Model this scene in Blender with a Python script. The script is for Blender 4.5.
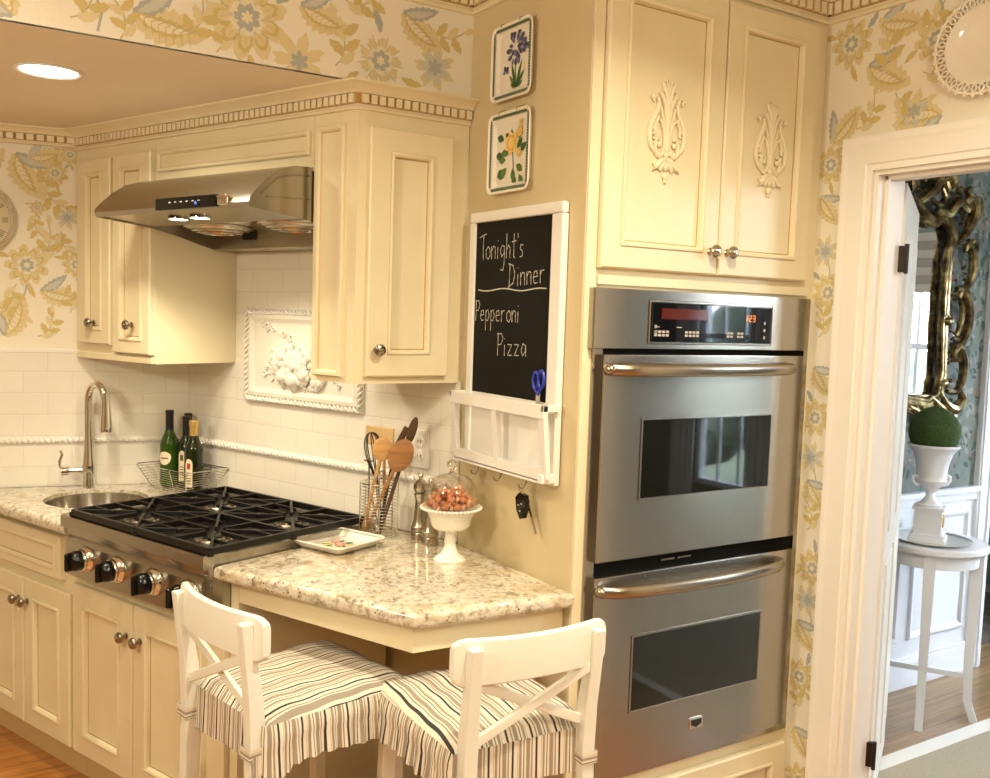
import bpy, bmesh, math, random
from mathutils import Vector, Matrix
random.seed(7)
R = math.radians
for o in list(bpy.data.objects): bpy.data.objects.remove(o)
SC = bpy.context.scene
COL = SC.collection

# ------------------------------------------------------------------ camera
cam = bpy.data.cameras.new('camera'); cam.lens = 34.372; cam.sensor_width = 36; cam.sensor_fit = 'HORIZONTAL'; cam.clip_start = .02
co = bpy.data.objects.new('camera', cam); COL.objects.link(co)
RW_ = Matrix(((0.84325, 0.01425, -0.53733), (-0.53653, 0.08289, -0.8398), (0.03257, 0.99646, 0.07755)))
co.matrix_world = Matrix.Translation((0, 0, 1.562)) @ RW_.to_4x4()
SC.camera = co
# ------------------------------------------------------------------ world
w = bpy.data.worlds.new('sky'); SC.world = w; w.use_nodes = True
nt = w.node_tree; bg = nt.nodes['Background']; bg.inputs[0].default_value = (.80, .90, 1, 1); bg.inputs[1].default_value = 62.0
# ------------------------------------------------------------------ view
SC.view_settings.view_transform = 'Standard'; SC.view_settings.look = 'None'; SC.view_settings.gamma = 1
SC.view_settings.exposure = 0.0; SC.view_settings.use_curve_mapping = False
WARM = (1, .875, .64)
def area(name, loc, size, power, color, rot=(0, 0, 0), spread=None, shape='DISK', sy=None):
    l = bpy.data.lights.new(name, 'AREA'); l.shape = shape; l.size = size; l.energy = power; l.color = color
    if sy: l.size_y = sy
    if spread: l.spread = spread
    o = bpy.data.objects.new(name, l); COL.objects.link(o); o.location = loc; o.rotation_euler = rot
    return o
# recessed can lights of the kitchen ceiling (the lamp discs shine straight down)
CANS = [(-.15, 1.75), (1.25, 1.0), (.1, .2), (-1.1, .9), (-1.1, -.9), (1.2, -.9)]
for i, (x, y) in enumerate(CANS):
    area('ceiling_can_lamp', (x, y, 2.50), .14, [8, 26, 9, 5, 5, 14][i], WARM, spread=R(150))
for loc_, en_ in (((1.05, -.10, 2.18), 33), ((-1.05, 1.45, 2.02), 66)):  # added point lamps without fixtures, out of view, filling the kitchen with warm light
    pl = bpy.data.lights.new('room_fill_lamp', 'POINT'); pl.energy = en_; pl.color = (1, .895, .68); pl.shadow_soft_size = .14
    plo = bpy.data.objects.new('room_fill_lamp', pl); COL.objects.link(plo); plo.location = loc_
dl = bpy.data.lights.new('dining_fill_lamp', 'POINT'); dl.energy = 55; dl.color = (.86, .92, 1); dl.shadow_soft_size = .2  # added fill light, unseen, to brighten the white furniture past the doorway
dlo = bpy.data.objects.new('dining_fill_lamp', dl); COL.objects.link(dlo); dlo.location = (3.9, .2, 2.1)
area('alcove_can_lamp', (.37, 2.88, 2.172), .12, 9, WARM, spread=R(150))
# ------------------------------------------------------------------ materials
MATS = {}
def mat(name, col=(.8, .8, .8), rough=.5, metal=0, **k):
    if name in MATS: return MATS[name]
    m = bpy.data.materials.new(name); m.use_nodes = True
    b = m.node_tree.nodes['Principled BSDF']
    b.inputs['Base Color'].default_value = (*col, 1); b.inputs['Roughness'].default_value = rough; b.inputs['Metallic'].default_value = metal
    for kk, v in k.items(): b.inputs[kk].default_value = v
    MATS[name] = m; return m
def N(m, t, **k):
    n = m.node_tree.nodes.new(t)
    for a, v in k.items():
        if a.startswith('i_'): n.inputs[a[2:].replace('_', ' ')].default_value = v
        else: setattr(n, a, v)
    return n
def Lk(m, a, b): m.node_tree.links.new(a, b)
def B(m): return m.node_tree.nodes['Principled BSDF']
def tc(m, scale=(1, 1, 1), out='Object', rot=(0, 0, 0), loc=(0, 0, 0)):
    t = N(m, 'ShaderNodeTexCoord'); mp = N(m, 'ShaderNodeMapping')
    mp.inputs['Scale'].default_value = scale; mp.inputs['Rotation'].default_value = rot; mp.inputs['Location'].default_value = loc
    Lk(m, t.outputs[out], mp.inputs['Vector']); return mp.outputs['Vector']
def ramp(m, fac, stops, interp='LINEAR'):
    r = N(m, 'ShaderNodeValToRGB'); r.color_ramp.interpolation = interp
    e = r.color_ramp.elements
    while len(e) < len(stops): e.new(.5)
    for x, (p, c) in zip(e, stops): x.position = p; x.color = (*c, 1)
    Lk(m, fac, r.inputs['Fac']); return r.outputs['Color']
def noisy(name, c1, c2, scale=20, rough=.5, metal=0, bump=0, sc=(1, 1, 1), detail=3, bs=None, **k):
    if name in MATS: return MATS[name]
    m = mat(name, c1, rough, metal, **k)
    n = N(m, 'ShaderNodeTexNoise', i_Scale=scale, i_Detail=detail); Lk(m, tc(m, sc), n.inputs['Vector'])
    Lk(m, ramp(m, n.outputs['Fac'], [(.3, c1), (.7, c2)]), B(m).inputs['Base Color'])
    if bump:
        b = N(m, 'ShaderNodeBump', i_Strength=bump, i_Distance=.002)
        if bs:
            n2 = N(m, 'ShaderNodeTexNoise', i_Scale=bs, i_Detail=2); Lk(m, tc(m, sc), n2.inputs['Vector']); Lk(m, n2.outputs['Fac'], b.inputs['Height'])
        else: Lk(m, n.outputs['Fac'], b.inputs['Height'])
        Lk(m, b.outputs['Normal'], B(m).inputs['Normal'])
    return m
noisy('cab', (.80, .72, .50), (.77, .69, .47), 9, .38)
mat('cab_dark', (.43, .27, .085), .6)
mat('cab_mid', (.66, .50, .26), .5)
noisy('wallpaint', (.64, .535, .325), (.62, .515, .31), 6, .8)
noisy('ceilpaint', (.72, .66, .55), (.70, .64, .53), 4, .9)
noisy('ceillow', (.80, .74, .60), (.78, .72, .58), 4, .8)
noisy('roomwall', (.50, .45, .34), (.48, .43, .32), 4, .9)
noisy('paper', (.83, .785, .655), (.81, .76, .63), 200, .75)
mat('gold1', (.62, .50, .20), .75); mat('gold2', (.71, .61, .35), .75); mat('gold3', (.78, .71, .50), .75)
mat('greyblue', (.42, .44, .40), .75); mat('paleblue', (.58, .58, .50), .75); mat('stem', (.50, .44, .26), .75)
mat('trimwhite', (.84, .81, .75), .4)
mat('white', (.85, .83, .79), .35)
mat('chairwhite', (.80, .805, .735), .35)
mat('coolwhite', (.86, .90, .97), .35)
mat('ceramic', (.86, .82, .72), .12, **{'Coat Weight': .5})
mat('black', (.012, .011, .010), .35)
mat('blackplastic', (.004, .004, .004), .13, **{'Specular IOR Level': .4})
mat('gap', (.006, .006, .005), .7, **{'Specular IOR Level': .1})
noisy('iron', (.005, .0045, .004), (.010, .009, .008), 60, .38, 0, .15, **{'Specular IOR Level': .3})
mat('chrome', (.82, .80, .76), .07, 1)
mat('nickel', (.36, .32, .26), .26, 1)
mat('pewter', (.52, .48, .39), .27, 1)
mat('rubber', (.02, .02, .02), .6)
def steel(name, col, rough, sc):
    m = mat(name, col, rough, 1)
    n = N(m, 'ShaderNodeTexNoise', i_Scale=1, i_Detail=3); Lk(m, tc(m, sc), n.inputs['Vector'])
    mr = N(m, 'ShaderNodeMapRange'); mr.inputs['To Min'].default_value = rough - .012; mr.inputs['To Max'].default_value = rough + .015
    Lk(m, n.outputs['Fac'], mr.inputs['Value']); Lk(m, mr.outputs['Result'], B(m).inputs['Roughness'])
    b = N(m, 'ShaderNodeBump', i_Strength=.002, i_Distance=.001); Lk(m, n.outputs['Fac'], b.inputs['Height']); Lk(m, b.outputs['Normal'], B(m).inputs['Normal'])
    B(m).inputs['Anisotropic'].default_value = .75
    tv = N(m, 'ShaderNodeCombineXYZ'); tv.inputs['Z'].default_value = 1; Lk(m, tv.outputs[0], B(m).inputs['Tangent'])
steel('steel', (.41, .385, .34), .24, (6, 6, 500))
steel('steel_h', (.42, .395, .34), .26, (4, 500, 500))
steel('steel_bowl', (.52, .49, .42), .2, (100, 100, 10))
mat('ovenglass', (.008, .009, .006), .03, **{'Specular IOR Level': .75})
mat('panelglass', (.004, .004, .005), .03, **{'Specular IOR Level': .6})
mat('redlcd', (.09, .012, .006), .1)
mat('orange_led', (.9, .3, .05), .4, **{'Emission Color': (1, .25, .03, 1), 'Emission Strength': 1.2})
mat('blue_led', (.1, .15, .9), .4, **{'Emission Color': (.1, .2, 1, 1), 'Emission Strength': 6.0})
mat('lamp', (1, .97, .9), .4, **{'Emission Color': (1, .93, .80, 1), 'Emission Strength': 9.0})
mat('lightmark', (.45, .43, .40), .5)
def tile(name, off):
    m = mat(name, (.85, .80, .70), .12, **{'Coat Weight': .6, 'Coat Roughness': .05})
    t = N(m, 'ShaderNodeTexCoord'); s = N(m, 'ShaderNodeSeparateXYZ'); c = N(m, 'ShaderNodeCombineXYZ')
    Lk(m, t.outputs['Object'], s.inputs[0]); Lk(m, s.outputs['X'], c.inputs['X'])
    ad = N(m, 'ShaderNodeMath', operation='ADD'); ad.inputs[1].default_value = off; Lk(m, s.outputs['Z'], ad.inputs[0]); Lk(m, ad.outputs[0], c.inputs['Y'])
    br = N(m, 'ShaderNodeTexBrick'); br.offset = .5; br.squash = 1
    for k_, v_ in (('Scale', 1), ('Mortar Size', .0016), ('Mortar Smooth', .1), ('Brick Width', .166), ('Row Height', .08), ('Bias', 0)): br.inputs[k_].default_value = v_
    br.inputs['Color1'].default_value = (.85, .815, .735, 1); br.inputs['Color2'].default_value = (.82, .785, .70, 1); br.inputs['Mortar'].default_value = (.76, .71, .62, 1)
    Lk(m, c.outputs[0], br.inputs['Vector']); Lk(m, br.outputs['Color'], B(m).inputs['Base Color'])
    b2 = N(m, 'ShaderNodeTexBrick'); b2.offset = .5
    for k_, v_ in (('Scale', 1), ('Mortar Size', .004), ('Mortar Smooth', 1), ('Brick Width', .166), ('Row Height', .08)): b2.inputs[k_].default_value = v_
    Lk(m, c.outputs[0], b2.inputs['Vector'])
    bp = N(m, 'ShaderNodeBump', i_Strength=.35, i_Distance=.0015, invert=True); Lk(m, b2.outputs['Fac'], bp.inputs['Height']); Lk(m, bp.outputs['Normal'], B(m).inputs['Normal'])
tile('tile', .06); tile('tile_low', .016)
mat('tilewhite', (.86, .83, .76), .16, **{'Coat Weight': .5})
def granite():
    m = mat('granite', (.8, .75, .65), .09, **{'Coat Weight': .7, 'Coat Roughness': .03})
    v = tc(m)
    n1 = N(m, 'ShaderNodeTexNoise', i_Scale=9, i_Detail=6, i_Roughness=.65, i_Distortion=1.2); Lk(m, v, n1.inputs['Vector'])
    n2 = N(m, 'ShaderNodeTexNoise', i_Scale=55, i_Detail=5, i_Roughness=.7); Lk(m, v, n2.inputs['Vector'])
    n3 = N(m, 'ShaderNodeTexVoronoi', i_Scale=75, feature='F1'); Lk(m, v, n3.inputs['Vector'])
    n4 = N(m, 'ShaderNodeTexNoise', i_Scale=26, i_Detail=5, i_Roughness=.7); Lk(m, tc(m, loc=(3, 5, 1)), n4.inputs['Vector'])
    base = ramp(m, n1.outputs['Fac'], [(.32, (.40, .31, .19)), (.43, (.60, .51, .36)), (.54, (.72, .67, .56)), (.72, (.52, .47, .38))])
    def mix(f, a, b):
        x = N(m, 'ShaderNodeMix', data_type='RGBA'); Lk(m, f, x.inputs[0]); Lk(m, a, x.inputs[6]); x.inputs[7].default_value = (*b, 1); return x.outputs[2]
    f2 = ramp(m, n2.outputs['Fac'], [(.50, (0, 0, 0)), (.62, (.8, .8, .8))])
    c = mix(f2, base, (.34, .27, .17))
    f4 = ramp(m, n4.outputs['Fac'], [(.55, (0, 0, 0)), (.63, (.85, .85, .85))])
    c = mix(f4, c, (.20, .165, .12))
    # garnet dots
    f3 = ramp(m, n3.outputs['Distance'], [(.16, (1, 1, 1)), (.24, (0, 0, 0))])
    n5 = N(m, 'ShaderNodeTexNoise', i_Scale=10, i_Detail=2); Lk(m, tc(m, loc=(1, 2, 9)), n5.inputs['Vector'])
    f5 = ramp(m, n5.outputs['Fac'], [(.52, (0, 0, 0)), (.60, (1, 1, 1))])
    mm = N(m, 'ShaderNodeMath', operation='MULTIPLY'); Lk(m, f3, mm.inputs[0]); Lk(m, f5, mm.inputs[1])
    c = mix(mm.outputs[0], c, (.05, .03, .03))
    Lk(m, c, B(m).inputs['Base Color'])
granite()
def wood_floor(name, cols, rot, pw=.07):
    m = mat(name, cols[0], .28, **{'Coat Weight': .3})
    v = tc(m, rot=(0, 0, rot))
    br = N(m, 'ShaderNodeTexBrick'); br.offset = .37
    for k_, v_ in (('Scale', 1), ('Mortar Size', .0012), ('Brick Width', 1.1), ('Row Height', pw), ('Bias', 0)): br.inputs[k_].default_value = v_
    br.inputs['Color1'].default_value = (*cols[0], 1); br.inputs['Color2'].default_value = (*cols[1], 1); br.inputs['Mortar'].default_value = (*cols[2], 1)
    Lk(m, v, br.inputs['Vector'])
    n = N(m, 'ShaderNodeTexNoise', i_Scale=1, i_Detail=6, i_Distortion=.6)
    mp = N(m, 'ShaderNodeMapping'); mp.inputs['Scale'].default_value = (3, 55, 1); Lk(m, v, mp.inputs['Vector']); Lk(m, mp.outputs[0], n.inputs['Vector'])
    g = ramp(m, n.outputs['Fac'], [(.3, (.62, .58, .52)), (.65, (1.1, 1.08, 1.05))])
    x = N(m, 'ShaderNodeMix', data_type='RGBA', blend_type='MULTIPLY'); x.inputs[0].default_value = 1; Lk(m, br.outputs['Color'], x.inputs[6]); Lk(m, g, x.inputs[7])
    Lk(m, x.outputs[2], B(m).inputs['Base Color'])
wood_floor('oakfloor', ((.52, .235, .07), (.44, .19, .05), (.16, .07, .02)), 0)
wood_floor('diningfloor', ((.36, .24, .13), (.29, .185, .095), (.10, .06, .03)), 0)
def wood(name, a, b, sc=(6, 6, 60)):
    m = mat(name, a, .5); n = N(m, 'ShaderNodeTexNoise', i_Scale=1, i_Detail=4, i_Distortion=.8); Lk(m, tc(m, sc), n.inputs['Vector'])
    Lk(m, ramp(m, n.outputs['Fac'], [(.3, a), (.7, b)]), B(m).inputs['Base Color'])
wood('wood_pale', (.62, .36, .13), (.50, .27, .09)); wood('wood_mid', (.42, .20, .07), (.28, .12, .04)); wood('wood_dark', (.10, .05, .02), (.06, .03, .012))
mat('beige_rubber', (.62, .42, .20), .5)
def glass(name, col, rough=.0, ior=1.45):
    m = mat(name, col, rough); B(m).inputs['Transmission Weight'].default_value = 1; B(m).inputs['IOR'].default_value = ior
def thinglass(name, col, refl=.12):
    m = mat(name, col, .03); n_ = m.node_tree
    t = N(m, 'ShaderNodeBsdfTransparent'); t.inputs[0].default_value = (*col, 1); g = N(m, 'ShaderNodeBsdfGlossy'); g.inputs['Roughness'].default_value = .02
    lw = N(m, 'ShaderNodeLayerWeight', i_Blend=.35); mx = N(m, 'ShaderNodeMixShader')
    mr = N(m, 'ShaderNodeMapRange'); mr.inputs['To Min'].default_value = .04; mr.inputs['To Max'].default_value = .75 if refl > .1 else .10
    Lk(m, lw.outputs['Facing'], mr.inputs['Value']); Lk(m, mr.outputs[0], mx.inputs[0]); Lk(m, t.outputs[0], mx.inputs[1]); Lk(m, g.outputs[0], mx.inputs[2])
    Lk(m, mx.outputs[0], n_.nodes['Material Output'].inputs['Surface'])
thinglass('domeglass', (.97, .95, .90)); thinglass('clockglass', (.99, .98, .95), .08)
thinglass('windowglass', (.98, .99, 1))
glass('candywrap', (.9, .42, .2), .15)
mat('candy', (.55, .20, .09), .2, **{'Coat Weight': 1.0})
mat('candy2', (.75, .42, .27), .2, **{'Coat Weight': 1.0})
mat('bottlegreen', (.03, .07, .008), .06, **{'Specular IOR Level': .5})
mat('bottledark', (.010, .016, .004), .06, **{'Specular IOR Level': .5})
mat('label', (.78, .68, .48), .6); mat('labelink', (.10, .08, .06), .6); mat('labelred', (.45, .03, .02), .6)
mat('goldcap', (.68, .48, .16), .3, .7)
mat('slate', (.008, .008, .007), .6, **{'Specular IOR Level': .15})
mat('chalk', (.62, .60, .54), .9)
mat('bluehandle', (.02, .04, .42), .35)
mat('leafgreen', (.045, .13, .035), .5); mat('leafgreen2', (.10, .20, .05), .5); mat('borderleaf', (.06, .13, .07), .5)
mat('yellowrose', (.80, .48, .09), .5); mat('yellowrose2', (.88, .66, .24), .5); mat('bluepetal', (.07, .07, .16), .5); mat('bluepetal2', (.17, .19, .36), .5)
mat('redpetal', (.65, .14, .09), .5); mat('pinkpetal', (.80, .42, .32), .5); mat('tinyink', (.35, .2, .15), .5)
mat('clockface', (.62, .55, .36), .8); mat('clockink', (.07, .05, .03), .5); mat('silver', (.74, .72, .66), .18, 1)
def giltm():
    m = mat('gilt', (.40, .27, .08), .3, .85)
    n = N(m, 'ShaderNodeTexNoise', i_Scale=22, i_Detail=4); Lk(m, tc(m), n.inputs['Vector'])
    Lk(m, ramp(m, n.outputs['Fac'], [(.35, (.05, .032, .010)), (.5, (.16, .11, .04)), (.68, (.42, .33, .15))]), B(m).inputs['Base Color'])
giltm()
mat('mirrorglass', (.93, .95, .97), .01, 1)
noisy('moss', (.018, .045, .008), (.05, .09, .02), 90, .95, 0, 1.0)
noisy('bluepaper', (.145, .180, .165), (.185, .22, .20), 30, .7)
mat('bp1', (.055, .085, .075), .7); mat('bp2', (.27, .28, .26), .7); mat('bp3', (.22, .165, .14), .7); mat('bp4', (.12, .165, .165), .7)
noisy('rug', (.40, .34, .25), (.30, .26, .19), 180, .95, 0, .8)
mat('rugband', (.72, .70, .66), .9)
noisy('hallrug', (.05, .055, .05), (.16, .12, .09), 12, .95)
mat('darkhall', (.10, .13, .14), .7)
mat('outside', (.55, .7, .8), .8, **{'Emission Color': (.75, .9, 1, 1), 'Emission Strength': 2.2})
mat('foliage', (.035, .05, .03), .8); mat('lawn', (.06, .08, .04), .9)
mat('curtain', (.80, .80, .80), .8); mat('shade_a', (.42, .37, .30), .8); mat('shade_b', (.26, .22, .18), .8)
mat('bronze', (.03, .025, .02), .45, .6)
def stripes():
    m = mat('ticking', (.8, .74, .62), .85)
    t = N(m, 'ShaderNodeUVMap'); s = N(m, 'ShaderNodeSeparateXYZ'); Lk(m, t.outputs['UV'], s.inputs[0])
    mu = N(m, 'ShaderNodeMath', operation='MULTIPLY'); mu.inputs[1].default_value = 1 / .062; Lk(m, s.outputs['X'], mu.inputs[0])
    fr = N(m, 'ShaderNodeMath', operation='FRACT'); Lk(m, mu.outputs[0], fr.inputs[0])
    cr = (.76, .70, .58); bk = (.045, .04, .045); gy = (.33, .28, .22)
    c = ramp(m, fr.outputs[0], [(0, cr), (.12, bk), (.21, cr), (.32, gy), (.38, cr), (.43, gy), (.60, cr), (.68, bk), (.715, cr), (.80, gy), (.90, cr), (.94, (.50, .44, .36)), (.97, cr)], 'CONSTANT')
    Lk(m, c, B(m).inputs['Base Color'])
    n = N(m, 'ShaderNodeTexNoise', i_Scale=14, i_Detail=3); Lk(m, tc(m), n.inputs['Vector'])
    bp = N(m, 'ShaderNodeBump', i_Strength=.35, i_Distance=.02); Lk(m, n.outputs['Fac'], bp.inputs['Height']); Lk(m, bp.outputs['Normal'], B(m).inputs['Normal'])
stripes()

# ------------------------------------------------------------------ geometry helper
class MB:
    def __init__(s): s.bm = bmesh.new(); s.uv = None; s.mats = []; s.cur = 0
    def m(s, name):
        if name not in s.mats: s.mats.append(name)
        s.cur = s.mats.index(name); return s
    def face(s, vs):
        try: f = s.bm.faces.new(vs)
        except ValueError: return None
        f.material_index = s.cur; f.smooth = True; return f
    def poly(s, pts): return s.face([s.bm.verts.new(p) for p in pts])
    def box(s, x0, x1, y0, y1, z0, z1, bev=0):
        r = bmesh.ops.create_cube(s.bm, size=1); vs = r['verts']
        for v in vs: v.co = Vector((x0 + (v.co.x + .5) * (x1 - x0), y0 + (v.co.y + .5) * (y1 - y0), z0 + (v.co.z + .5) * (z1 - z0)))
        fs = set(f for v in vs for f in v.link_faces)
        for f in fs: f.material_index = s.cur; f.smooth = True
        if bev > 0:
            es = list(set(e for v in vs for e in v.link_edges))
            r = bmesh.ops.bevel(s.bm, geom=es, offset=bev, segments=2, affect='EDGES', profile=.5)
            for f in r['faces']: f.material_index = s.cur; f.smooth = True
        return s
    def lathe(s, prof, c=(0, 0, 0), seg=32, axis='z', lobes=None, cap=True):
        # prof list of (r, h); axis z up, or 'y' (h goes to -y), 'x'
        rings = []
        for r, h in prof:
            ring = []
            for i in range(seg):
                a = 2 * math.pi * i / seg
                rr = r * (lobes(a, h) if lobes else 1)
                x, y = rr * math.cos(a), rr * math.sin(a)
                p = {'z': (x, y, h), 'y': (x, -h, y), 'x': (h, x, y)}[axis]
                ring.append(s.bm.verts.new((c[0] + p[0], c[1] + p[1], c[2] + p[2])))
            rings.append(ring)
        for a, b in zip(rings, rings[1:]):
            for i in range(seg):
                j = (i + 1) % seg
                s.face([a[i], a[j], b[j], b[i]])
        if cap and prof[0][0] > 1e-5: s.face(rings[0][::-1])
        if cap and prof[-1][0] > 1e-5: s.face(rings[-1])
        return s
    def tube(s, pts, rad, seg=8, closed=False, cap=True, flat=None):
        pts = [Vector(p) for p in pts]; n = len(pts)
        rads = rad if isinstance(rad, (list, tuple)) else [rad] * n
        rings = []; up = None
        for i, p in enumerate(pts):
            if closed: t = pts[(i + 1) % n] - pts[i - 1]
            else: t = pts[min(i + 1, n - 1)] - pts[max(i - 1, 0)]
            if t.length < 1e-9: t = Vector((0, 0, 1))
            t.normalize()
            if up is None:
                up = Vector((0, 0, 1)) if abs(t.z) < .9 else Vector((1, 0, 0))
            u = up - t * up.dot(t)
            if u.length < 1e-6: u = t.orthogonal()
            u.normalize(); v = t.cross(u); up = u
            ring = []
            for k in range(seg):
                a = 2 * math.pi * (k + .5 if seg == 4 else k) / seg
                q = (u * math.cos(a) + v * math.sin(a)) * rads[i] * (1.4142 if seg == 4 else 1)
                if flat: q = Vector((q.x * flat[0], q.y * flat[1], q.z * flat[2]))
                ring.append(s.bm.verts.new(p + q))
            rings.append(ring)
        m_ = n if closed else n - 1
        for i in range(m_):
            a, b = rings[i], rings[(i + 1) % n]
            for k in range(seg):
                j = (k + 1) % seg; s.face([a[k], a[j], b[j], b[k]])
        if cap and not closed: s.face(rings[0][::-1]); s.face(rings[-1])
        return s
    def bar(s, p0, p1, wx, wy, up=(0, 0, 1), bev=0, w1=None):
        # rectangular bar between points: wx across, wy along `up`
        p0, p1 = Vector(p0), Vector(p1); t = (p1 - p0).normalized(); u = Vector(up); u = (u - t * u.dot(t)).normalized(); v = t.cross(u)
        w1 = w1 or (wx, wy); vs = []
        for p, (a, b) in ((p0, (wx, wy)), (p1, w1)):
            for sx, sy in ((-1, -1), (1, -1), (1, 1), (-1, 1)): vs.append(s.bm.verts.new(p + v * sx * a / 2 + u * sy * b / 2))
        fs = [s.face(q) for q in ([vs[3], vs[2], vs[1], vs[0]], vs[4:8], [vs[0], vs[1], vs[5], vs[4]], [vs[1], vs[2], vs[6], vs[5]], [vs[2], vs[3], vs[7], vs[6]], [vs[3], vs[0], vs[4], vs[7]])]
        if bev:
            es = list(set(e for v_ in vs for e in v_.link_edges))
            r = bmesh.ops.bevel(s.bm, geom=es, offset=bev, segments=2, affect='EDGES', profile=.5)
            for f in r['faces']: f.material_index = s.cur; f.smooth = True
        return s
    def sphere(s, c, r, sc=(1, 1, 1), seg=16, rings=10, rot=None):
        mtx = Matrix.Translation(c) @ (rot.to_4x4() if rot else Matrix.Identity(4)) @ Matrix.Diagonal((*[r * k for k in sc], 1))
        q = bmesh.ops.create_uvsphere(s.bm, u_segments=seg, v_segments=rings, radius=1, matrix=mtx)
        for f in set(f for v in q['verts'] for f in v.link_faces): f.material_index = s.cur; f.smooth = True
        return s
    def rectprof(s, x0, x1, z0, z1, prof, y=0, mats=None, cap=True, base=None):
        # nested rectangles seen from -y. prof: (inset, yoff[, material])
        loops = []
        for q in prof:
            i, d = q[0], q[1]
            loops.append([s.bm.verts.new(p) for p in ((x0 + i, y + d, z0 + i), (x1 - i, y + d, z0 + i), (x1 - i, y + d, z1 - i), (x0 + i, y + d, z1 - i))])
        keep = s.cur
        for k, (a, b) in enumerate(zip(loops, loops[1:])):
            if len(prof[k + 1]) > 2: s.m(prof[k + 1][2])
            else: s.cur = keep
            for i in range(4):
                j = (i + 1) % 4; s.face([a[i], a[j], b[j], b[i]])
        s.cur = keep
        if cap: s.face(loops[-1])
        return s
    def prism(s, pts, axis, d0, d1, holes=None):
        # pts 2D; axis 'z': (x,y) extruded z; 'x': (y,z); 'y': (x,z)
        def P(p, d): return {'z': (p[0], p[1], d), 'x': (d, p[0], p[1]), 'y': (p[0], d, p[1])}[axis]
        a = [s.bm.verts.new(P(p, d0)) for p in pts]; b = [s.bm.verts.new(P(p, d1)) for p in pts]
        n = len(pts)
        for i in range(n): s.face([a[i], a[(i + 1) % n], b[(i + 1) % n], b[i]])
        s.face(a[::-1]); s.face(b); return s
    def sweep(s, path, prof, ins=1):
        # path: 2D points (x,y); prof: (out,z) ; out offset to the right-hand side * ins, mitred
        n = len(path); P = [Vector(p) for p in path]; rows = []
        for i in range(n):
            def nrm(a, b): d = (b - a).normalized(); return Vector((d.y, -d.x)) * ins
            if i == 0: m_ = nrm(P[0], P[1]); k = 1
            elif i == n - 1: m_ = nrm(P[-2], P[-1]); k = 1
            else:
                n1, n2 = nrm(P[i - 1], P[i]), nrm(P[i], P[i + 1]); m_ = (n1 + n2).normalized(); k = 1 / max(.2, m_.dot(n1))
            rows.append([s.bm.verts.new((P[i].x + m_.x * k * o, P[i].y + m_.y * k * o, z)) for o, z in prof])
        for a, b in zip(rows, rows[1:]):
            for i in range(len(prof) - 1): s.face([a[i], b[i], b[i + 1], a[i + 1]])
        s.face(rows[0][::-1]); s.face(rows[-1]); return s
    def ribbon(s, pts, w, y):
        # flat stroke in the xz plane at depth y
        pts = [Vector((p[0], p[1])) for p in pts]
        rows = []
        for i, p in enumerate(pts):
            t = (pts[min(i + 1, len(pts) - 1)] - pts[max(0, i - 1)])
            t = t.normalized() if t.length > 1e-9 else Vector((1, 0)); nn = Vector((-t.y, t.x)) * (w[i] if isinstance(w, list) else w) / 2
            rows.append((s.bm.verts.new((p.x + nn.x, y, p.y + nn.y)), s.bm.verts.new((p.x - nn.x, y, p.y - nn.y))))
        for a, b in zip(rows, rows[1:]): s.face([a[0], a[1], b[1], b[0]])
        return s
    def flat(s, pts, y): return s.poly([(p[0], y, p[1]) for p in pts])
    def build(s, name, base=(0, 0, 0), sharp=35):
        bmesh.ops.recalc_face_normals(s.bm, faces=s.bm.faces[:])
        if base != (0, 0, 0):
            b = Vector(base)
            for v in s.bm.verts: v.co -= b
        me = bpy.data.meshes.new(name); s.bm.to_mesh(me); s.bm.free()
        for q in s.mats: me.materials.append(MATS[q])
        me.set_sharp_from_angle(angle=R(sharp)); return me
def wn(o):
    m = o.modifiers.new('weighted_normal', 'WEIGHTED_NORMAL'); m.keep_sharp = True; m.weight = 80; return o

class Frame:
    def __init__(s, o, deg): s.o = Vector((o[0], o[1], 0)); s.rz = R(deg); s.R = Matrix.Rotation(s.rz, 4, 'Z')
    def pt(s, x, y, z): return s.o + (s.R @ Vector((x, y, z)))
FW = Frame((0, 0), 0)                       # world / oven wall: x right, y into wall
FR = Frame((1.44985, 2.44741), -69.8)       # range wall
FA = Frame((1.44985, 0), -90)               # chalkboard wall: x = -Y
FD = Frame((2.31, 0), -90)                  # doorway wall
FL = Frame((.973, 3.743), -12)              # sink wall

class Thing:
    def __init__(s, name, label, cat, F=FW, base=(0, 0, 0), group=None, mb=None, kind=None, sharp=35, rz=None):
        s.base = base
        me = mb.build(name, base, sharp) if mb else None
        s.o = bpy.data.objects.new(name, me); COL.objects.link(s.o)
        if me: wn(s.o)
        s.o.location = F.pt(*base); s.o.rotation_euler = (0, 0, F.rz)
        if kind == 'structure': s.o['kind'] = kind
        if label: s.o['label'] = label
        if cat: s.o['category'] = cat
        if group: s.o['group'] = group
    def part(s, name, mb, parent=None, label=None, sharp=35, kind=None):
        o = bpy.data.objects.new(name, mb.build(name, s.base, sharp)); COL.objects.link(o); wn(o); o.parent = parent or s.o
        if label: o['label'] = label
        if kind: o['kind'] = kind
        return o
def struct(name, mb, F=FW, base=(0, 0, 0)): return Thing(name, None, None, F, base, mb=mb, kind='structure')
def copy_tree(o, parent=None):
    c = o.copy(); COL.objects.link(c); c.parent = parent
    for ch in list(o.children): copy_tree(ch, c)
    return c

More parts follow.
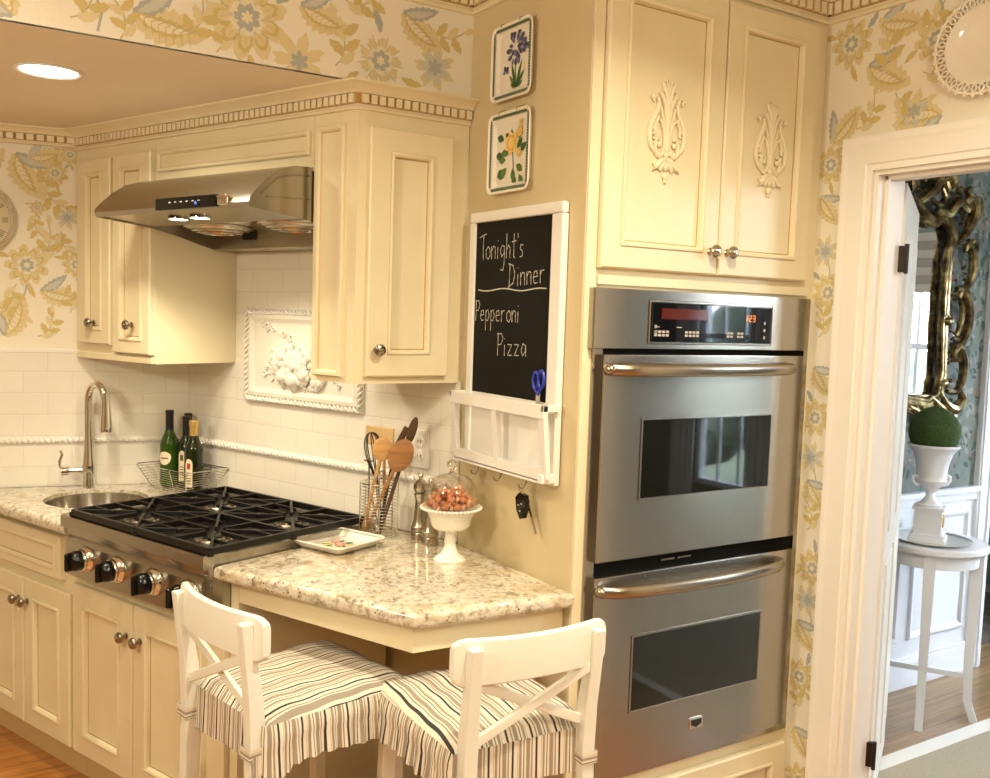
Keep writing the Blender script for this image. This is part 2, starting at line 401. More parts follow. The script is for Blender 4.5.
# ------------------------------------------------------------------ floral wallpaper motifs (flat print inside the wall's own mesh)
class Motif:
    def __init__(s, mb, y0, sgn=-1): s.mb = mb; s.y = y0; s.k = 0
    def lay(s, n): s.k += 1; return s.y - .0004 * n - .000004 * (s.k % 90)
    def petalring(s, cx, cz, r0, r1, n, m, lay, ph=0, jag=.25):
        s.mb.m(m); pts = []
        for i in range(n * 6):
            a = ph + 2 * math.pi * i / (n * 6); t = (i % 6) / 6
            r = r0 + (r1 - r0) * (math.sin(math.pi * t) ** .7) * (1 + jag * math.sin(i * 2.3))
            pts.append((cx + r * math.cos(a), cz + r * math.sin(a)))
        s.mb.flat(pts, s.lay(lay))
    def leafshape(s, cx, cz, L, W, ang, m, lay, lobes=5, bend=.3, jag=.35):
        s.mb.m(m); up, dn = [], []
        n = lobes * 4
        for i in range(n + 1):
            t = i / n; wv = W * (math.sin(math.pi * min(1, t * .95 + .05)) ** .8) * (1 - jag * (((i % 4) / 4)))
            x = L * t; y = bend * L * t * t
            up.append((x, y + wv)); dn.append((x, y - wv * .9))
        ca, sa = math.cos(ang), math.sin(ang)
        pts = [(cx + ca * x - sa * y, cz + sa * x + ca * y) for x, y in up + dn[::-1]]
        s.mb.flat(pts, s.lay(lay))
    def stem(s, pts, w=.0035, m='stem', lay=1): s.mb.m(m); s.mb.ribbon(pts, w, s.lay(lay))
    def flower(s, cx, cz, r, c='greyblue', ph=0):
        r *= 1.22
        s.petalring(cx, cz, r * .62, r * 1.05, 9, 'gold2', 1, ph, .12); s.petalring(cx, cz, r * .5, r * .86, 9, 'gold1', 2, ph + .1, .1)
        s.petalring(cx, cz, r * .42, r * .74, 9, 'gold2', 3, ph + .1, .1)
        for k in range(27):
            a = ph + 6.2832 * k / 27; s.stem([(cx + r * .5 * math.cos(a), cz + r * .5 * math.sin(a)), (cx + r * (.68 + .14 * (k % 3 == 1)) * math.cos(a + .03), cz + r * (.68 + .14 * (k % 3 == 1)) * math.sin(a + .03))], r * .022, 'gold1' if k % 3 else 'stem', 4)
        s.petalring(cx, cz, r * .36, r * .46, 12, 'gold3', 4, ph); s.petalring(cx, cz, r * .24, r * .34, 7, c, 5, ph)
        s.petalring(cx, cz, r * .08, r * .16, 6, 'gold3', 6)
        for k in range(12):
            a = ph + 6.2832 * k / 12; s.petalring(cx + r * .40 * math.cos(a), cz + r * .40 * math.sin(a), r * .03, r * .05, 3, 'paper' if k % 2 else 'paleblue', 6)
        for k in range(3):
            a = ph + 2.1 * k + .6; s.leafshape(cx + r * .9 * math.cos(a), cz + r * .9 * math.sin(a), r * .75, r * .16, a, 'greyblue' if k == 0 else 'gold1', 1, 3)
    def gflower(s, cx, cz, r, ph=0):
        r *= 1.3
        s.petalring(cx, cz, r * .5, r * 1.1, 7, 'gold2', 1, ph); s.petalring(cx, cz, r * .45, r * .8, 7, 'paleblue', 2, ph); s.petalring(cx, cz, r * .2, r * .4, 6, 'greyblue', 3)
    def leaf(s, cx, cz, L, ang, c='greyblue'):
        L *= 1.15
        s.leafshape(cx, cz, L, L * .33, ang, 'gold2', 1, 7); s.leafshape(cx + .06 * L * math.cos(ang), cz + .06 * L * math.sin(ang), L * .8, L * .15, ang, 'gold1', 2, 6)
        s.leafshape(cx + .1 * L * math.cos(ang), cz + .1 * L * math.sin(ang), L * .66, L * .085, ang, 'gold3', 3, 5)
        for k in range(7):
            t = .15 + .1 * k; bx, by = L * t, .3 * L * t * t
            for sg in (-1, 1):
                p = (bx, by); q = (bx + L * .10, by + sg * L * (.17 - .012 * abs(k - 3))); ca, sa = math.cos(ang), math.sin(ang)
                s.stem([(cx + ca * x - sa * y, cz + sa * x + ca * y) for x, y in (p, q)], L * .012, 'stem' if sg > 0 else 'gold1', 4)
        s.leafshape(cx, cz, L * .75, L * .16, ang + .8, c, 1, 6); s.leafshape(cx + .08 * L * math.cos(ang + .8), cz + .08 * L * math.sin(ang + .8), L * .55, L * .08, ang + .8, 'paleblue', 2, 5)
    def sprig(s, cx, cz, L, ang, n=5, c='gold1'):
        pts = []
        for i in range(8):
            t = i / 7; a = ang + .9 * t; pts.append((cx + L * t * math.cos(a), cz + L * t * math.sin(a)))
        s.stem(pts)
        for i in range(n):
            p = pts[1 + int(i * 6 / n)]; sg = 1 if i % 2 else -1
            s.leafshape(p[0], p[1], L * .40, L * .13, ang + .5 + sg * .9, c if i % 3 else 'gold2', 2, 3)
        s.leafshape(*pts[-1], L * .28, L * .09, ang + 1, 'gold2', 2, 3)

# ================================================================== SHELL
def wall(mb, x0, x1, z0, z1, y, m): mb.m(m); mb.flat([(x0, z0), (x1, z0), (x1, z1), (x0, z1)], y)
H, HL = 2.53, 2.186
mb = MB().m('oakfloor'); mb.box(-3.1, 2.37, -3.2, 4.9, -.1, 0); struct('floor', mb)
mb = MB().m('diningfloor'); mb.box(2.37, 5.8, -3.2, 5.4, -.1, 0); struct('floor', mb)
mb = MB().m('ceilpaint'); mb.box(-3, 2.43, -3.2, 2.447, H, H + .1); struct('ceiling', mb)
mb = MB().m('ceilpaint'); mb.box(2.31, 5.8, -3.2, 5.4, H, H + .1); struct('ceiling', mb)
# lowered ceiling with the hole of the can light
mb = MB().m('ceillow'); cx, cy, cr = .37, 2.88, .078
hole = [(cx + cr * math.cos(2 * math.pi * i / 32), cy + cr * math.sin(2 * math.pi * i / 32)) for i in range(32)]
X0, X1, Y0, Y1 = -3.1, 1.45, 2.447, 4.9
outer = []
for i in range(32):
    a = 2 * math.pi * i / 32; d = (math.cos(a), math.sin(a)); t = 1e9
    for lim, c_, dd in ((X0, cx, d[0]), (X1, cx, d[0]), (Y0, cy, d[1]), (Y1, cy, d[1])):
        if abs(dd) > 1e-6 and (lim - c_) / dd > 0: t = min(t, (lim - c_) / dd)
    outer.append((cx + d[0] * t, cy + d[1] * t))
for i in range(32):
    j = (i + 1) % 32; mb.poly([(*hole[i], HL), (*hole[j], HL), (*outer[j], HL), (*outer[i], HL)])
for q in ((X0, Y0), (X1, Y0), (X1, Y1), (X0, Y1)):
    # fill the corner triangles
    best = sorted(range(32), key=lambda i: math.hypot(outer[i][0] - q[0], outer[i][1] - q[1]))
    i = best[0]; cand = [k for k in ((i + 1) % 32, (i - 1) % 32) if abs(outer[k][0] - outer[i][0]) > 1e-5 and abs(outer[k][1] - outer[i][1]) > 1e-5]
    for k in cand: mb.poly([(*outer[i], HL), (*outer[k], HL), (*q, HL)])
struct('ceiling', mb)
mb = MB().m('paper'); mb.box(-3, 1.45, 2.447, 2.60, HL + .004, H + .1)
M_ = Motif(mb, 2.447)
M_.leaf(.24, 2.20, .12, 1.9); M_.sprig(.36, 2.22, .12, .3); M_.sprig(.47, 2.19, .10, .9); M_.leaf(.50, 2.26, .15, -.45); M_.sprig(.60, 2.22, .12, .1)
M_.flower(.777, 2.30, .085); M_.gflower(.918, 2.215, .05); M_.sprig(.70, 2.20, .10, .8); M_.leaf(.92, 2.36, .12, -.6); M_.flower(1.153, 2.255, .07, ph=1)
M_.sprig(1.02, 2.22, .13, .7); M_.stem([(.41, 2.29), (.43, 2.25), (.42, 2.20)], .006, 'greyblue'); M_.leaf(1.22, 2.40, .13, -.9); M_.gflower(1.325, 2.265, .045); M_.sprig(1.30, 2.38, .12, -.9); M_.sprig(1.04, 2.40, .12, -.5)
M_.leaf(-.05, 2.26, .14, .3); M_.flower(-.25, 2.3, .08); M_.flower(.36, 2.36, .06); M_.sprig(.1, 2.24, .12, .4)
bmesh.ops.bisect_plane(mb.bm, geom=mb.bm.verts[:] + mb.bm.edges[:] + mb.bm.faces[:], plane_co=(0, 0, HL + .0042), plane_no=(0, 0, -1), clear_outer=True)
struct('wall_bulkhead', mb)
# angled (chalkboard) wall
mb = MB().m('wallpaint'); mb.box(-2.46, -1.879, 0, .034, 0, H + .1); struct('wall_right', mb, FA)
# range wall: painted above, tiled strip to the cabinets
mb = MB().m('wallpaint'); mb.box(-1.45, 0, 0.006, .12, 0, H)
for z0, z1, m in ((.869, 1.032, 'tile_low'), (1.056, 2.0, 'tile')):
    mb.m(m).box(-1.382, 0, 0, .006, z0, z1)
mb.m('tilewhite').box(-1.382, 0, 0, .006, 1.032, 1.056)
struct('wall_back', mb, FR)
# sink wall
mb = MB().m('paper'); mb.box(-4.25, .02, .006, .12, 0, H)
for z0, z1, m in ((.869, 1.032, 'tile_low'), (1.056, 1.375, 'tile')):
    mb.m(m).box(-3.2, 0, 0, .006, z0, z1)
mb.m('tilewhite').box(-3.2, 0, 0, .006, 1.032, 1.056); mb.box(-3.2, 0, -.003, .006, 1.370, 1.385, .002)
M_ = Motif(mb, .005)
M_.leaf(-.60, 2.09, .15, -1.4); M_.leaf(-.56, 2.08, .1, -.1, 'paleblue'); M_.sprig(-.56, 1.99, .13, -.2, 6); M_.flower(-.47, 2.03, .035); M_.sprig(-.50, 1.99, .12, -1.7, 6)
M_.flower(-.53, 1.90, .022); M_.sprig(-.53, 1.88, .09, -2.2); M_.flower(-.565, 1.69, .06); M_.sprig(-.54, 1.72, .13, .3); M_.sprig(-.45, 1.82, .1, -1.9); M_.gflower(-.43, 1.87, .03)
M_.leaf(-.52, 1.60, .12, -.5); M_.sprig(-.60, 1.62, .12, -2.2); M_.leaf(-.64, 1.43, .14, .9); M_.sprig(-.53, 1.43, .10, .2, 6); M_.flower(-.40, 1.70, .04); M_.stem([(-.565, 1.62), (-.58, 1.56), (-.62, 1.50)], .005, 'greyblue')
M_.flower(-.42, 2.10, .03); M_.sprig(-.42, 1.52, .1, 1.2)
for k in range(14):
    M_.flower(-.95 - .45 * (k % 5), 1.55 + .25 * (k // 5) + .12 * (k % 2), .07, ph=k); M_.leaf(-.75 - .45 * (k % 5), 1.5 + .25 * (k // 5), .13, k * 1.3)
struct('wall_left', mb, FL)
# doorway wall: papered, with the opening
OY0, OY1, OZ = .80, 1.692, 2.0       # opening along world y, FD x = -y
mb = MB().m('paper')
mb.box(-1.90, -OY1, 0, .12, 0, H); mb.box(-OY1, -OY0, 0, .12, OZ, H); mb.box(-OY0, 3.2, 0, .12, 0, H)
M_ = Motif(mb, 0)
M_.flower(-1.79, 2.362, .055); M_.leaf(-1.73, 2.29, .13, -.8); M_.sprig(-1.70, 2.25, .13, .6); M_.leaf(-1.70, 2.40, .12, -.5); M_.flower(-1.53, 2.32, .05, ph=.8); M_.sprig(-1.60, 2.36, .11, -.3)
M_.leaf(-1.50, 2.12, .12, 2.9); M_.gflower(-1.58, 2.14, .04); M_.sprig(-1.64, 2.20, .1, -1.2); M_.leaf(-1.84, 2.09, .11, .5); M_.sprig(-1.76, 2.12, .1, .1); M_.sprig(-1.56, 2.24, .10, -.6)
for z, k in ((2.03, 0), (1.90, 1), (1.78, 2), (1.66, 0), (1.53, 3), (1.40, 1), (1.29, 0), (1.17, 2), (1.06, 1), (.95, 3), (.84, 0), (.74, 2), (.63, 1), (.50, 0), (.40, 3), (.30, 1), (.18, 0)):
    x = -1.825 + .012 * math.sin(z * 9)
    if k == 0: M_.flower(x - .005, z, .045, ph=z)
    elif k == 1: M_.leaf(x - .03, z + .04, .09, -1.2)
    elif k == 2: M_.gflower(x - .01, z, .032); M_.stem([(x, z - .03), (x + .01, z - .06), (x, z - .1)], .004, 'greyblue')
    else: M_.sprig(x - .03, z, .09, .8)
for k in range(24): M_.flower(-1.3 + .5 * (k % 6), 2.1 + .25 * (k // 12) - (1.2 if k > 11 else 0), .07, ph=k) if -1.3 + .5 * (k % 6) > -.7 else None
struct('wall_doorway', mb, FD)
# walls behind the camera
mb = MB().m('roomwall'); mb.box(-3.0, 2.43, -3.2, -3.1, 0, H); struct('wall_rear', mb)
mb = MB().m('roomwall'); mb.box(-3.1, -3.0, -3.2, 4.9, 0, H); struct('wall_west', mb)
# wall behind the oven cabinet
mb = MB().m('wallpaint'); mb.box(1.55, 2.31, 2.5, 2.56, 0, H); struct('wall_oven', mb)

# crown mouldings
def crown(path, z0, z1, name, proj=.055, dent=True, ins=1, F=FW, sp=.0245, m='cab'):
    h = z1 - z0; mb = MB().m(m)
    mb.sweep(path, [(0, z0), (.010, z0 + .01 * h), (.012, z0 + .10 * h), (.008, z0 + .14 * h), (.008, z0 + .21 * h)], ins)
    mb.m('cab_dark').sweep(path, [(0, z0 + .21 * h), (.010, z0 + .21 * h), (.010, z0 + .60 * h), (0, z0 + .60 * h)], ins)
    mb.m(m).sweep(path, [(.008, z0 + .58 * h), (.022, z0 + .60 * h), (.024, z0 + .64 * h), (.028, z0 + .72 * h), (proj * .75, z0 + .84 * h), (proj, z0 + .92 * h), (proj, z1), (0, z1)], ins)
    if dent:
        P = [Vector(p) for p in path]
        for a, b in zip(P, P[1:]):
            d = (b - a); Ln = d.length; d.normalize(); nn = Vector((d.y, -d.x)) * ins; k = int(Ln / sp)
            for i in range(k):
                c = a + d * (i + .5) * Ln / k; q = sp * .36
                vs = []
                for s1, s2 in ((-q, .006), (q, .006), (q, .020), (-q, .020)):
                    p = c + d * s1 + nn * s2; vs.append((p.x, p.y))
                mb.prism(vs, 'z', z0 + .24 * h, z0 + .57 * h)
    return struct(name, mb, F)
def rp(a, o): p = FR.pt(a, o, 0); return (p.x, p.y)
cabL = rp(-1.594, -.335); cabC = rp(-.125, -.335); ecor = (1.448, cabC[1])
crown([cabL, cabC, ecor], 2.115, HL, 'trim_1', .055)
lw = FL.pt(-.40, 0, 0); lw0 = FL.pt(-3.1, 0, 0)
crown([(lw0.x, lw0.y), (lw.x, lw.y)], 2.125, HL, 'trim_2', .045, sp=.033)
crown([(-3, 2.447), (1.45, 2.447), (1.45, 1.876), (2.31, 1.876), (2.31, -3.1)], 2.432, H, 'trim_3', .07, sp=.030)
# rope liner tiles
def rope(x0, x1, z, y, name, F, r=.0115, vertical=False):
    mb = MB().m('tilewhite'); n = int((x1 - x0) / .011)
    mb.lathe([(r * .8, x0), (r * .8, x1)], (0, y, z), 12, 'x')
    pts = []
    for s_ in (0, math.pi):
        pts = [(x0 + (x1 - x0) * i / (n * 2), y + r * .62 * math.cos(i * .9 + s_), z + r * .62 * math.sin(i * .9 + s_)) for i in range(n * 2)]
        mb.tube(pts, r * .5, 5)
    return mb
struct('trim_4', rope(-1.38, -.001, 1.044, -.004, '', FR), FR)
struct('trim_5', rope(-3.0, -.005, 1.044, -.004, '', FL), FL)
# A wall top bead and corner bead at tile end
mb = MB().m('tilewhite'); mb.box(-.02, 0, -.012, 0, .869, 1.36, .003); struct('trim_6', mb, FR)

# ================================================================== DOORWAY
mb = MB().m('trimwhite')
def casing(mb, xa, xb, zt, y, w=.098, d=.022, sgn=-1):
    # U-shaped casing around opening xa..xb, profile swept with mitres
    prof = [(0, 0), (0, .012), (.006, .014), (.016, .014), (.020, .018), (.032, .018), (.038, .016), (w - .03, .016), (w - .018, .022), (w - .002, d), (w, 0)]
    def pth(o): return [(xa - o, 0), (xa - o, zt + o), (xb + o, zt + o), (xb + o, 0)]
    rows = [[mb.bm.verts.new((p[0], y + sgn * h, p[1])) for p in pth(o)] for o, h in prof]
    for a, b in zip(rows, rows[1:]):
        for i in range(3): mb.face([a[i], a[i + 1], b[i + 1], b[i]])
casing(mb, -OY1 + .004, -OY0 - .004, OZ - .004, 0)
struct('trim_7', mb, FD)
mb = MB().m('trimwhite')
casing(mb, -OY1 + .004, -OY0 - .004, OZ - .004, .12, sgn=1)
struct('trim_8', mb, FD)
mb = MB().m('trimwhite')  # jamb lining + stop
mb.box(-OY1, -OY1 + .016, 0, .12, 0, OZ); mb.box(-OY0 - .016, -OY0, 0, .12, 0, OZ); mb.box(-OY1 + .016, -OY0 - .016, 0, .12, OZ - .016, OZ)
mb.box(-OY1 + .016, -OY1 + .028, .03, .075, 0, OZ - .016, .002); mb.box(-OY1 + .016, -OY0 - .016, .03, .075, OZ - .028, OZ - .016, .002)
struct('trim_9', mb, FD)
# door leaf swung into the dining room
FDoor = Frame((2.437, 1.672), 31.2)
mb = MB().m('trimwhite'); mb.box(0, .80, 0, .038, .01, 1.975, .002)
for z0, z1 in ((.15, .85), (.95, 1.85)):
    for x0, x1 in ((.10, .36), (.44, .70)):
        mb.rectprof(x0, x1, z0, z1, [(0, -.0005), (.004, -.006), (.02, -.002), (.03, -.0045)])
dr = Thing('door_1', None, None, FDoor, (0, 0, 0), mb=mb, kind='structure')
for z in (1.76, .30):
    h = MB().m('bronze'); h.box(-.012, .004, -.010, .028, z - .037, z + .037, .001); h.lathe([(.006, z - .042), (.0065, z + .042)], (-.012, -.010, 0), 10); dr.part('hinge', h)
h = MB().m('bronze'); h.lathe([(.012, 0), (.012, .02), (.028, .035), (.028, .055), (.012, .065)], (.74, .038, .95), 16, 'y'); [setattr(v, 'co', Vector((v.co.x, .076 - v.co.y, v.co.z))) for v in h.bm.verts]; dr.part('door_handle', h)

# ================================================================== UPPER CABINETS
def door_prof(st, t=.022, y0=0):
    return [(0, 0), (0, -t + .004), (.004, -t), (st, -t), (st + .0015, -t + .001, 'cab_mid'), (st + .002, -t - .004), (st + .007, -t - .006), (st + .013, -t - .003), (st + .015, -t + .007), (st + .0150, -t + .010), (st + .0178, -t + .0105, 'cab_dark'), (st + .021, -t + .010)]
def door(T, x0, x1, z0, z1, y, st=.055, name='door', parent=None, knob=None, km='nickel'):
    mb = MB().m('cab'); mb.rectprof(x0, x1, z0, z1, door_prof(st), y)
    d = T.part(name, mb, parent)
    if knob:
        k = MB().m(km); k.lathe([(.010, 0), (.0105, .003), (.006, .006), (.0055, .013), (.010, .016), (.0165, .021), (.0175, .026), (.0150, .031), (.009, .034), (.0085, .0335), (.005, .0365), (0, .037)], (knob[0], y - .022, knob[1]), 20, 'y')
        T.part('knob', k, d)
    return d
ZB = 1.357; o = -.335
T = Thing('wall_cabinet', 'cream wall cabinet with two narrow doors left of the range hood, above the sink', 'cabinet', FR, (-1.33, -.17, ZB))
mb = MB().m('cab'); mb.prism([(-1.594, o), (-1.088, o), (-1.088, -.001), (-1.388, -.001)], 'z', ZB, 2.135); T.part('cabinet_body', mb)
door(T, -1.545, -1.338, 1.413, 2.073, o, .048, knob=(-1.440, 1.488)); door(T, -1.320, -1.090, 1.388, 2.076, o, .044, knob=(-1.195, 1.488))
mb = MB().m('cab'); mb.box(-1.575, -1.09, o - .012, o, ZB, 1.380, .003); T.part('light_rail', mb)
# valance over the hood
T = Thing('hood_valance', 'long horizontal cream wooden panel directly above the steel range hood', 'cabinet panel', FR, (-.7, -.30, 1.96))
mb = MB().m('cab'); mb.box(-1.087, -.302, o, -.002, 1.960, 2.135); T.part('panel_board', mb)
mb = MB().m('cab'); mb.rectprof(-1.07, -.315, 2.004, 2.074, [(0, 0), (0, -.008), (.003, -.012), (.010, -.012), (.014, -.006), (.016, -.003, 'cab_mid'), (.02, -.003)], o); T.part('raised_panel', mb)
# right wall cabinet, turning the corner towards the chalkboard wall
T = Thing('wall_cabinet', 'cream wall cabinet with one door and knob right of the range hood, beside the chalkboard', 'cabinet', FR, (-.15, -.17, ZB))
def toR(x, y):
    v = FR.R.inverted() @ (Vector((x, y, 0)) - FR.o); return (v.x, v.y)
mb = MB().m('cab'); ec = toR(1.448, cabC[1]); mb.prism([(-.301, o), (-.125, o), ec, (-.002, -.001), (-.301, -.001)], 'z', ZB, 2.135); T.part('cabinet_body', mb)
mb = MB().m('cab'); mb.rectprof(-.283, -.168, 1.374, 2.080, [(0, 0), (0, -.010), (.003, -.014), (.012, -.014), (.017, -.008), (.019, -.003, 'cab_mid'), (.024, -.003)], o); T.part('raised_panel', mb)
# its door is on the oblique end: built in world axes, then turned into the cabinet frame
def wmb_to(mb, F):
    inv = (Matrix.Translation(F.o) @ F.R).inverted()
    for v in mb.bm.verts: v.co = inv @ v.co
    return mb
ye = cabC[1]
mb = MB().m('cab'); mb.rectprof(1.122, 1.385, 1.378, 2.072, door_prof(.062), ye); d_ = T.part('door', wmb_to(mb, FR))
k = MB().m('nickel'); k.lathe([(.010, 0), (.0105, .003), (.006, .006), (.0055, .013), (.010, .016), (.0165, .021), (.0175, .026), (.0150, .031), (.009, .034), (.0085, .0335), (.005, .0365), (0, .037)], (1.152, ye - .022, 1.454), 20, 'y'); T.part('knob', wmb_to(k, FR), d_)

# ================================================================== RANGE HOOD
T = Thing('range_hood', 'stainless steel range hood under the cream cabinets above the cooktop', 'range hood', FR, (-.69, -.2, 1.76))
x0, x1 = -1.082, -.306
top = [(0, 1.968), (-.30, 1.972), (-.40, 1.965), (-.45, 1.948), (-.50, 1.915), (-.54, 1.878), (-.555, 1.862), (-.560, 1.848), (-.553, 1.834)]
bot = [(-.553, 1.834), (-.36, 1.818), (-.26, 1.80), (-.16, 1.775), (-.10, 1.762), (0, 1.760)]
mb = MB().m('steel_h')
rows = [[mb.bm.verts.new((x, y, z)) for x in (x0, x0 + .012, x1 - .012, x1)] for y, z in top]
for a, b in zip(rows, rows[1:]):
    for i in range(3): mb.face([a[i], a[i + 1], b[i + 1], b[i]])
mb.box(x0, x1, -.012, -.001, 1.76, 1.968)
T.part('hood_shell', mb)
for xs in (x0, x1):
    mb = MB().m('steel_h'); sg = -1 if xs == x0 else 1
    mb.prism(top + bot[1:], 'x', xs, xs - sg * .004)
    if xs == x1:
        mb.tube([(xs + .001, -.52, 1.875), (xs + .001, -.46, 1.925), (xs + .001, -.40, 1.94), (xs + .001, -.34, 1.944)], .002, 6); mb.tube([(xs + .001, -.50, 1.868), (xs + .001, -.34, 1.878)], .002, 6)
    T.part('side_panel', mb)
mb = MB().m('steel_h'); mb.prism([(-.545, 1.838), (-.36, 1.822), (-.355, 1.826), (-.545, 1.842)], 'x', x0 + .004, x1 - .004)
mb.prism([(-.36, 1.86), (-.02, 1.86), (-.02, 1.864), (-.36, 1.864)], 'x', x0 + .004, x1 - .004); mb.prism([(-.36, 1.822), (-.356, 1.822), (-.356, 1.862), (-.36, 1.862)], 'x', x0 + .004, x1 - .004)
mb.box(x0 + .004, x1 - .004, -.10, -.012, 1.762, 1.77); mb.prism([(-.104, 1.766), (-.10, 1.762), (-.10, 1.864), (-.104, 1.864)], 'x', x0 + .004, x1 - .004)
mb.m('black').box(-.92, -.845, -.106, -.1045, 1.795, 1.828); T.part('underside', mb)
for cxh in (-.88, -.50):
    mb = MB().m('pewter'); mb.lathe([(.0, -.042), (.05, -.040), (.10, -.028), (.135, 0), (.132, .002)], (cxh, -.235, 1.845), 28)
    for r_, dz in ((.138, 0), (.112, -.025), (.085, -.036), (.055, -.042)):
        mb.m('chrome').tube([(cxh + r_ * math.cos(a * .2094), -.235 + r_ * math.sin(a * .2094), 1.845 + dz) for a in range(30)], .0025, 5, closed=True)
    T.part('grease_filter', mb)
for cxh in (-.775, -.665):
    mb = MB().m('chrome').lathe([(.033, -.002), (.033, .004), (.026, .004)], (cxh, -.46, 1.8265), 24); f_ = T.part('lamp_ring', mb)
    mb = MB().m('lamp').lathe([(.028, 0), (.028, .003)], (cxh, -.46, 1.8245), 24); T.part('lamp_lens', mb, f_)
mb = MB().m('blackplastic'); mb.box(-.735, -.44, -.568, -.556, 1.838, 1.874, .004); cp = T.part('control_panel', mb, label='glossy black control strip')
for i in range(6):
    b = MB().m('lightmark'); b.box(-.665 + i * .028, -.655 + i * .028, -.5685, -.5668, 1.858, 1.861); T.part('button', b, cp)
b = MB().m('blue_led'); b.lathe([(.005, 0), (.005, .001)], (-.535, -.567, 1.853), 12, 'y'); T.part('indicator_light', b, cp)
mb = MB().m('chrome'); mb.box(-.438, -.395, -.568, -.556, 1.842, 1.871, .004); T.part('end_cap', mb)
for cxh in (-.775, -.665):
    l = bpy.data.lights.new('hood_lamp', 'SPOT'); l.energy = 13; l.color = (1, .86, .62); l.spot_size = R(120); l.spot_blend = .6; l.shadow_soft_size = .03
    lo = bpy.data.objects.new('hood_lamp', l); COL.objects.link(lo); lo.location = FR.pt(cxh, -.46, 1.818); lo.rotation_euler = (R(8), 0, FR.rz)

# ================================================================== BASE CABINETS, WORKTOPS
ZC = .869; CT = .042; fo = -.628
T = Thing('base_cabinet', 'cream base cabinet under the sink worktop, left of the cooktop', 'cabinet', FR, (-1.4, -.35, 0))
mb = MB().m('cab'); mb.prism([(-1.735, fo), (-1.068, fo), (-1.068, -.03), (-1.43, -.03)], 'z', .10, .70); mb.box(-1.735, -1.068, fo, fo + .02, .70, .826); mb.box(-1.085, -1.068, fo + .02, -.03, .70, .826); T.part('cabinet_body', mb)
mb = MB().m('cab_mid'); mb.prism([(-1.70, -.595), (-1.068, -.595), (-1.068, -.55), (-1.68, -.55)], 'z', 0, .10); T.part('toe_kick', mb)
door(T, -1.372, -1.075, .113, .622, fo, .060, knob=(-1.345, .545)); door(T, -1.672, -1.378, .113, .622, fo, .060, knob=(-1.405, .545))
mb = MB().m('cab'); mb.rectprof(-1.66, -1.135, .655, .800, [(0, 0), (0, -.018), (.004, -.022), (.028, -.022), (.032, -.026), (.038, -.026), (.044, -.016), (.046, -.014, 'cab_dark'), (.05, -.014)], fo); T.part('drawer_front', mb)
T = Thing('base_cabinet', 'cream base cabinet with two doors directly under the cooktop', 'cabinet', FR, (-.7, -.35, 0))
mb = MB().m('cab'); mb.box(-1.066, -.300, fo, -.03, .10, .690); mb.box(-1.066, -1.032, fo, -.05, .69, .826); mb.box(-.295, -.262, -.612, -.03, 0, .826); T.part('cabinet_body', mb)
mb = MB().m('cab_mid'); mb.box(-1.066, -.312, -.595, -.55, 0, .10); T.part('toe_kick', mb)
door(T, -1.056, -.718, .113, .665, fo, .062, knob=(-.745, .565)); door(T, -.712, -.378, .113, .665, fo, .062, knob=(-.672, .565))
# granite worktops: outline extruded with rounded nose
def slab(pts, z0, z1, r=.014, edges=None):
    mb = MB().m('granite'); n = len(pts); P = [Vector(p) for p in pts]
    def off(d):
        out = []
        for i in range(n):
            a, b, c = P[i - 1], P[i], P[(i + 1) % n]; d1 = (b - a).normalized(); d2 = (c - b).normalized()
            n1 = Vector((-d1.y, d1.x)); n2 = Vector((-d2.y, d2.x)); m_ = (n1 + n2).normalized(); k_ = 1 / max(.3, m_.dot(n1)); out.append(b + m_ * k_ * d)
        return out
    prof = []
    for i in range(7): a = -math.pi / 2 + math.pi * i / 12; prof.append((r - r * math.cos(a), z0 + r + r * math.sin(a)))
    for i in range(7): a = math.pi * i / 12; prof.append((r - r * math.cos(a), z1 - r + r * math.sin(a)))
    rows = []
    for d, z in prof:
        rows.append([mb.bm.verts.new((p.x, p.y, z)) for p in off(d)])
    for a, b in zip(rows, rows[1:]):
        for i in range(n): mb.face([a[i], a[(i + 1) % n], b[(i + 1) % n], b[i]])
    mb.face(rows[0][::-1]); mb.face(rows[-1]); return mb
# eating worktop (outline anticlockwise in range-wall frame)
c1 = toR(1.447, 1.858)
fo2 = -.655
# front right corner: intersection of o=fo2 with world y=1.865
FX = (FR.R @ Vector((1, 0, 0))); FY = (FR.R @ Vector((0, 1, 0)))
a_c = (1.865 - FR.o.y - FY.y * fo2) / FX.y
outl = [(-.2955, -.670), (.370, -.606), c1, (-.003, -.002), (-.2955, -.002)]
Thing('worktop', 'speckled granite worktop used as a breakfast counter, right of the cooktop', 'worktop', FR, (0, -.3, ZC - CT), mb=slab(outl, ZC - CT, ZC, .016), sharp=50)
# sink worktop with round hole
mb = MB().m('granite'); sc_, sr = (-1.320, -.415), .172
pl = [(-1.79, -.688), (-1.034, -.688), (-1.034, -.002), (-1.383, -.002)]
def ray_poly(c, a, poly):
    d = Vector((math.cos(a), math.sin(a))); best = None
    for i in range(len(poly)):
        p, q = Vector(poly[i]), Vector(poly[(i + 1) % len(poly)]); e = q - p; den = d.x * e.y - d.y * e.x
        if abs(den) < 1e-9: continue
        w_ = p - Vector(c); t = (w_.x * e.y - w_.y * e.x) / den; u = (w_.x * d.y - w_.y * d.x) / den
        if t > 0 and -1e-6 <= u <= 1 + 1e-6 and (best is None or t < best): best = t
    return (c[0] + d.x * best, c[1] + d.y * best)
angs = sorted([2 * math.pi * i / 48 for i in range(48)] + [math.atan2(p[1] - sc_[1], p[0] - sc_[0]) % (2 * math.pi) for p in pl])
ho = [(sc_[0] + sr * math.cos(a), sc_[1] + sr * math.sin(a)) for a in angs]; ou = [ray_poly(sc_, a, pl) for a in angs]
n = len(angs)
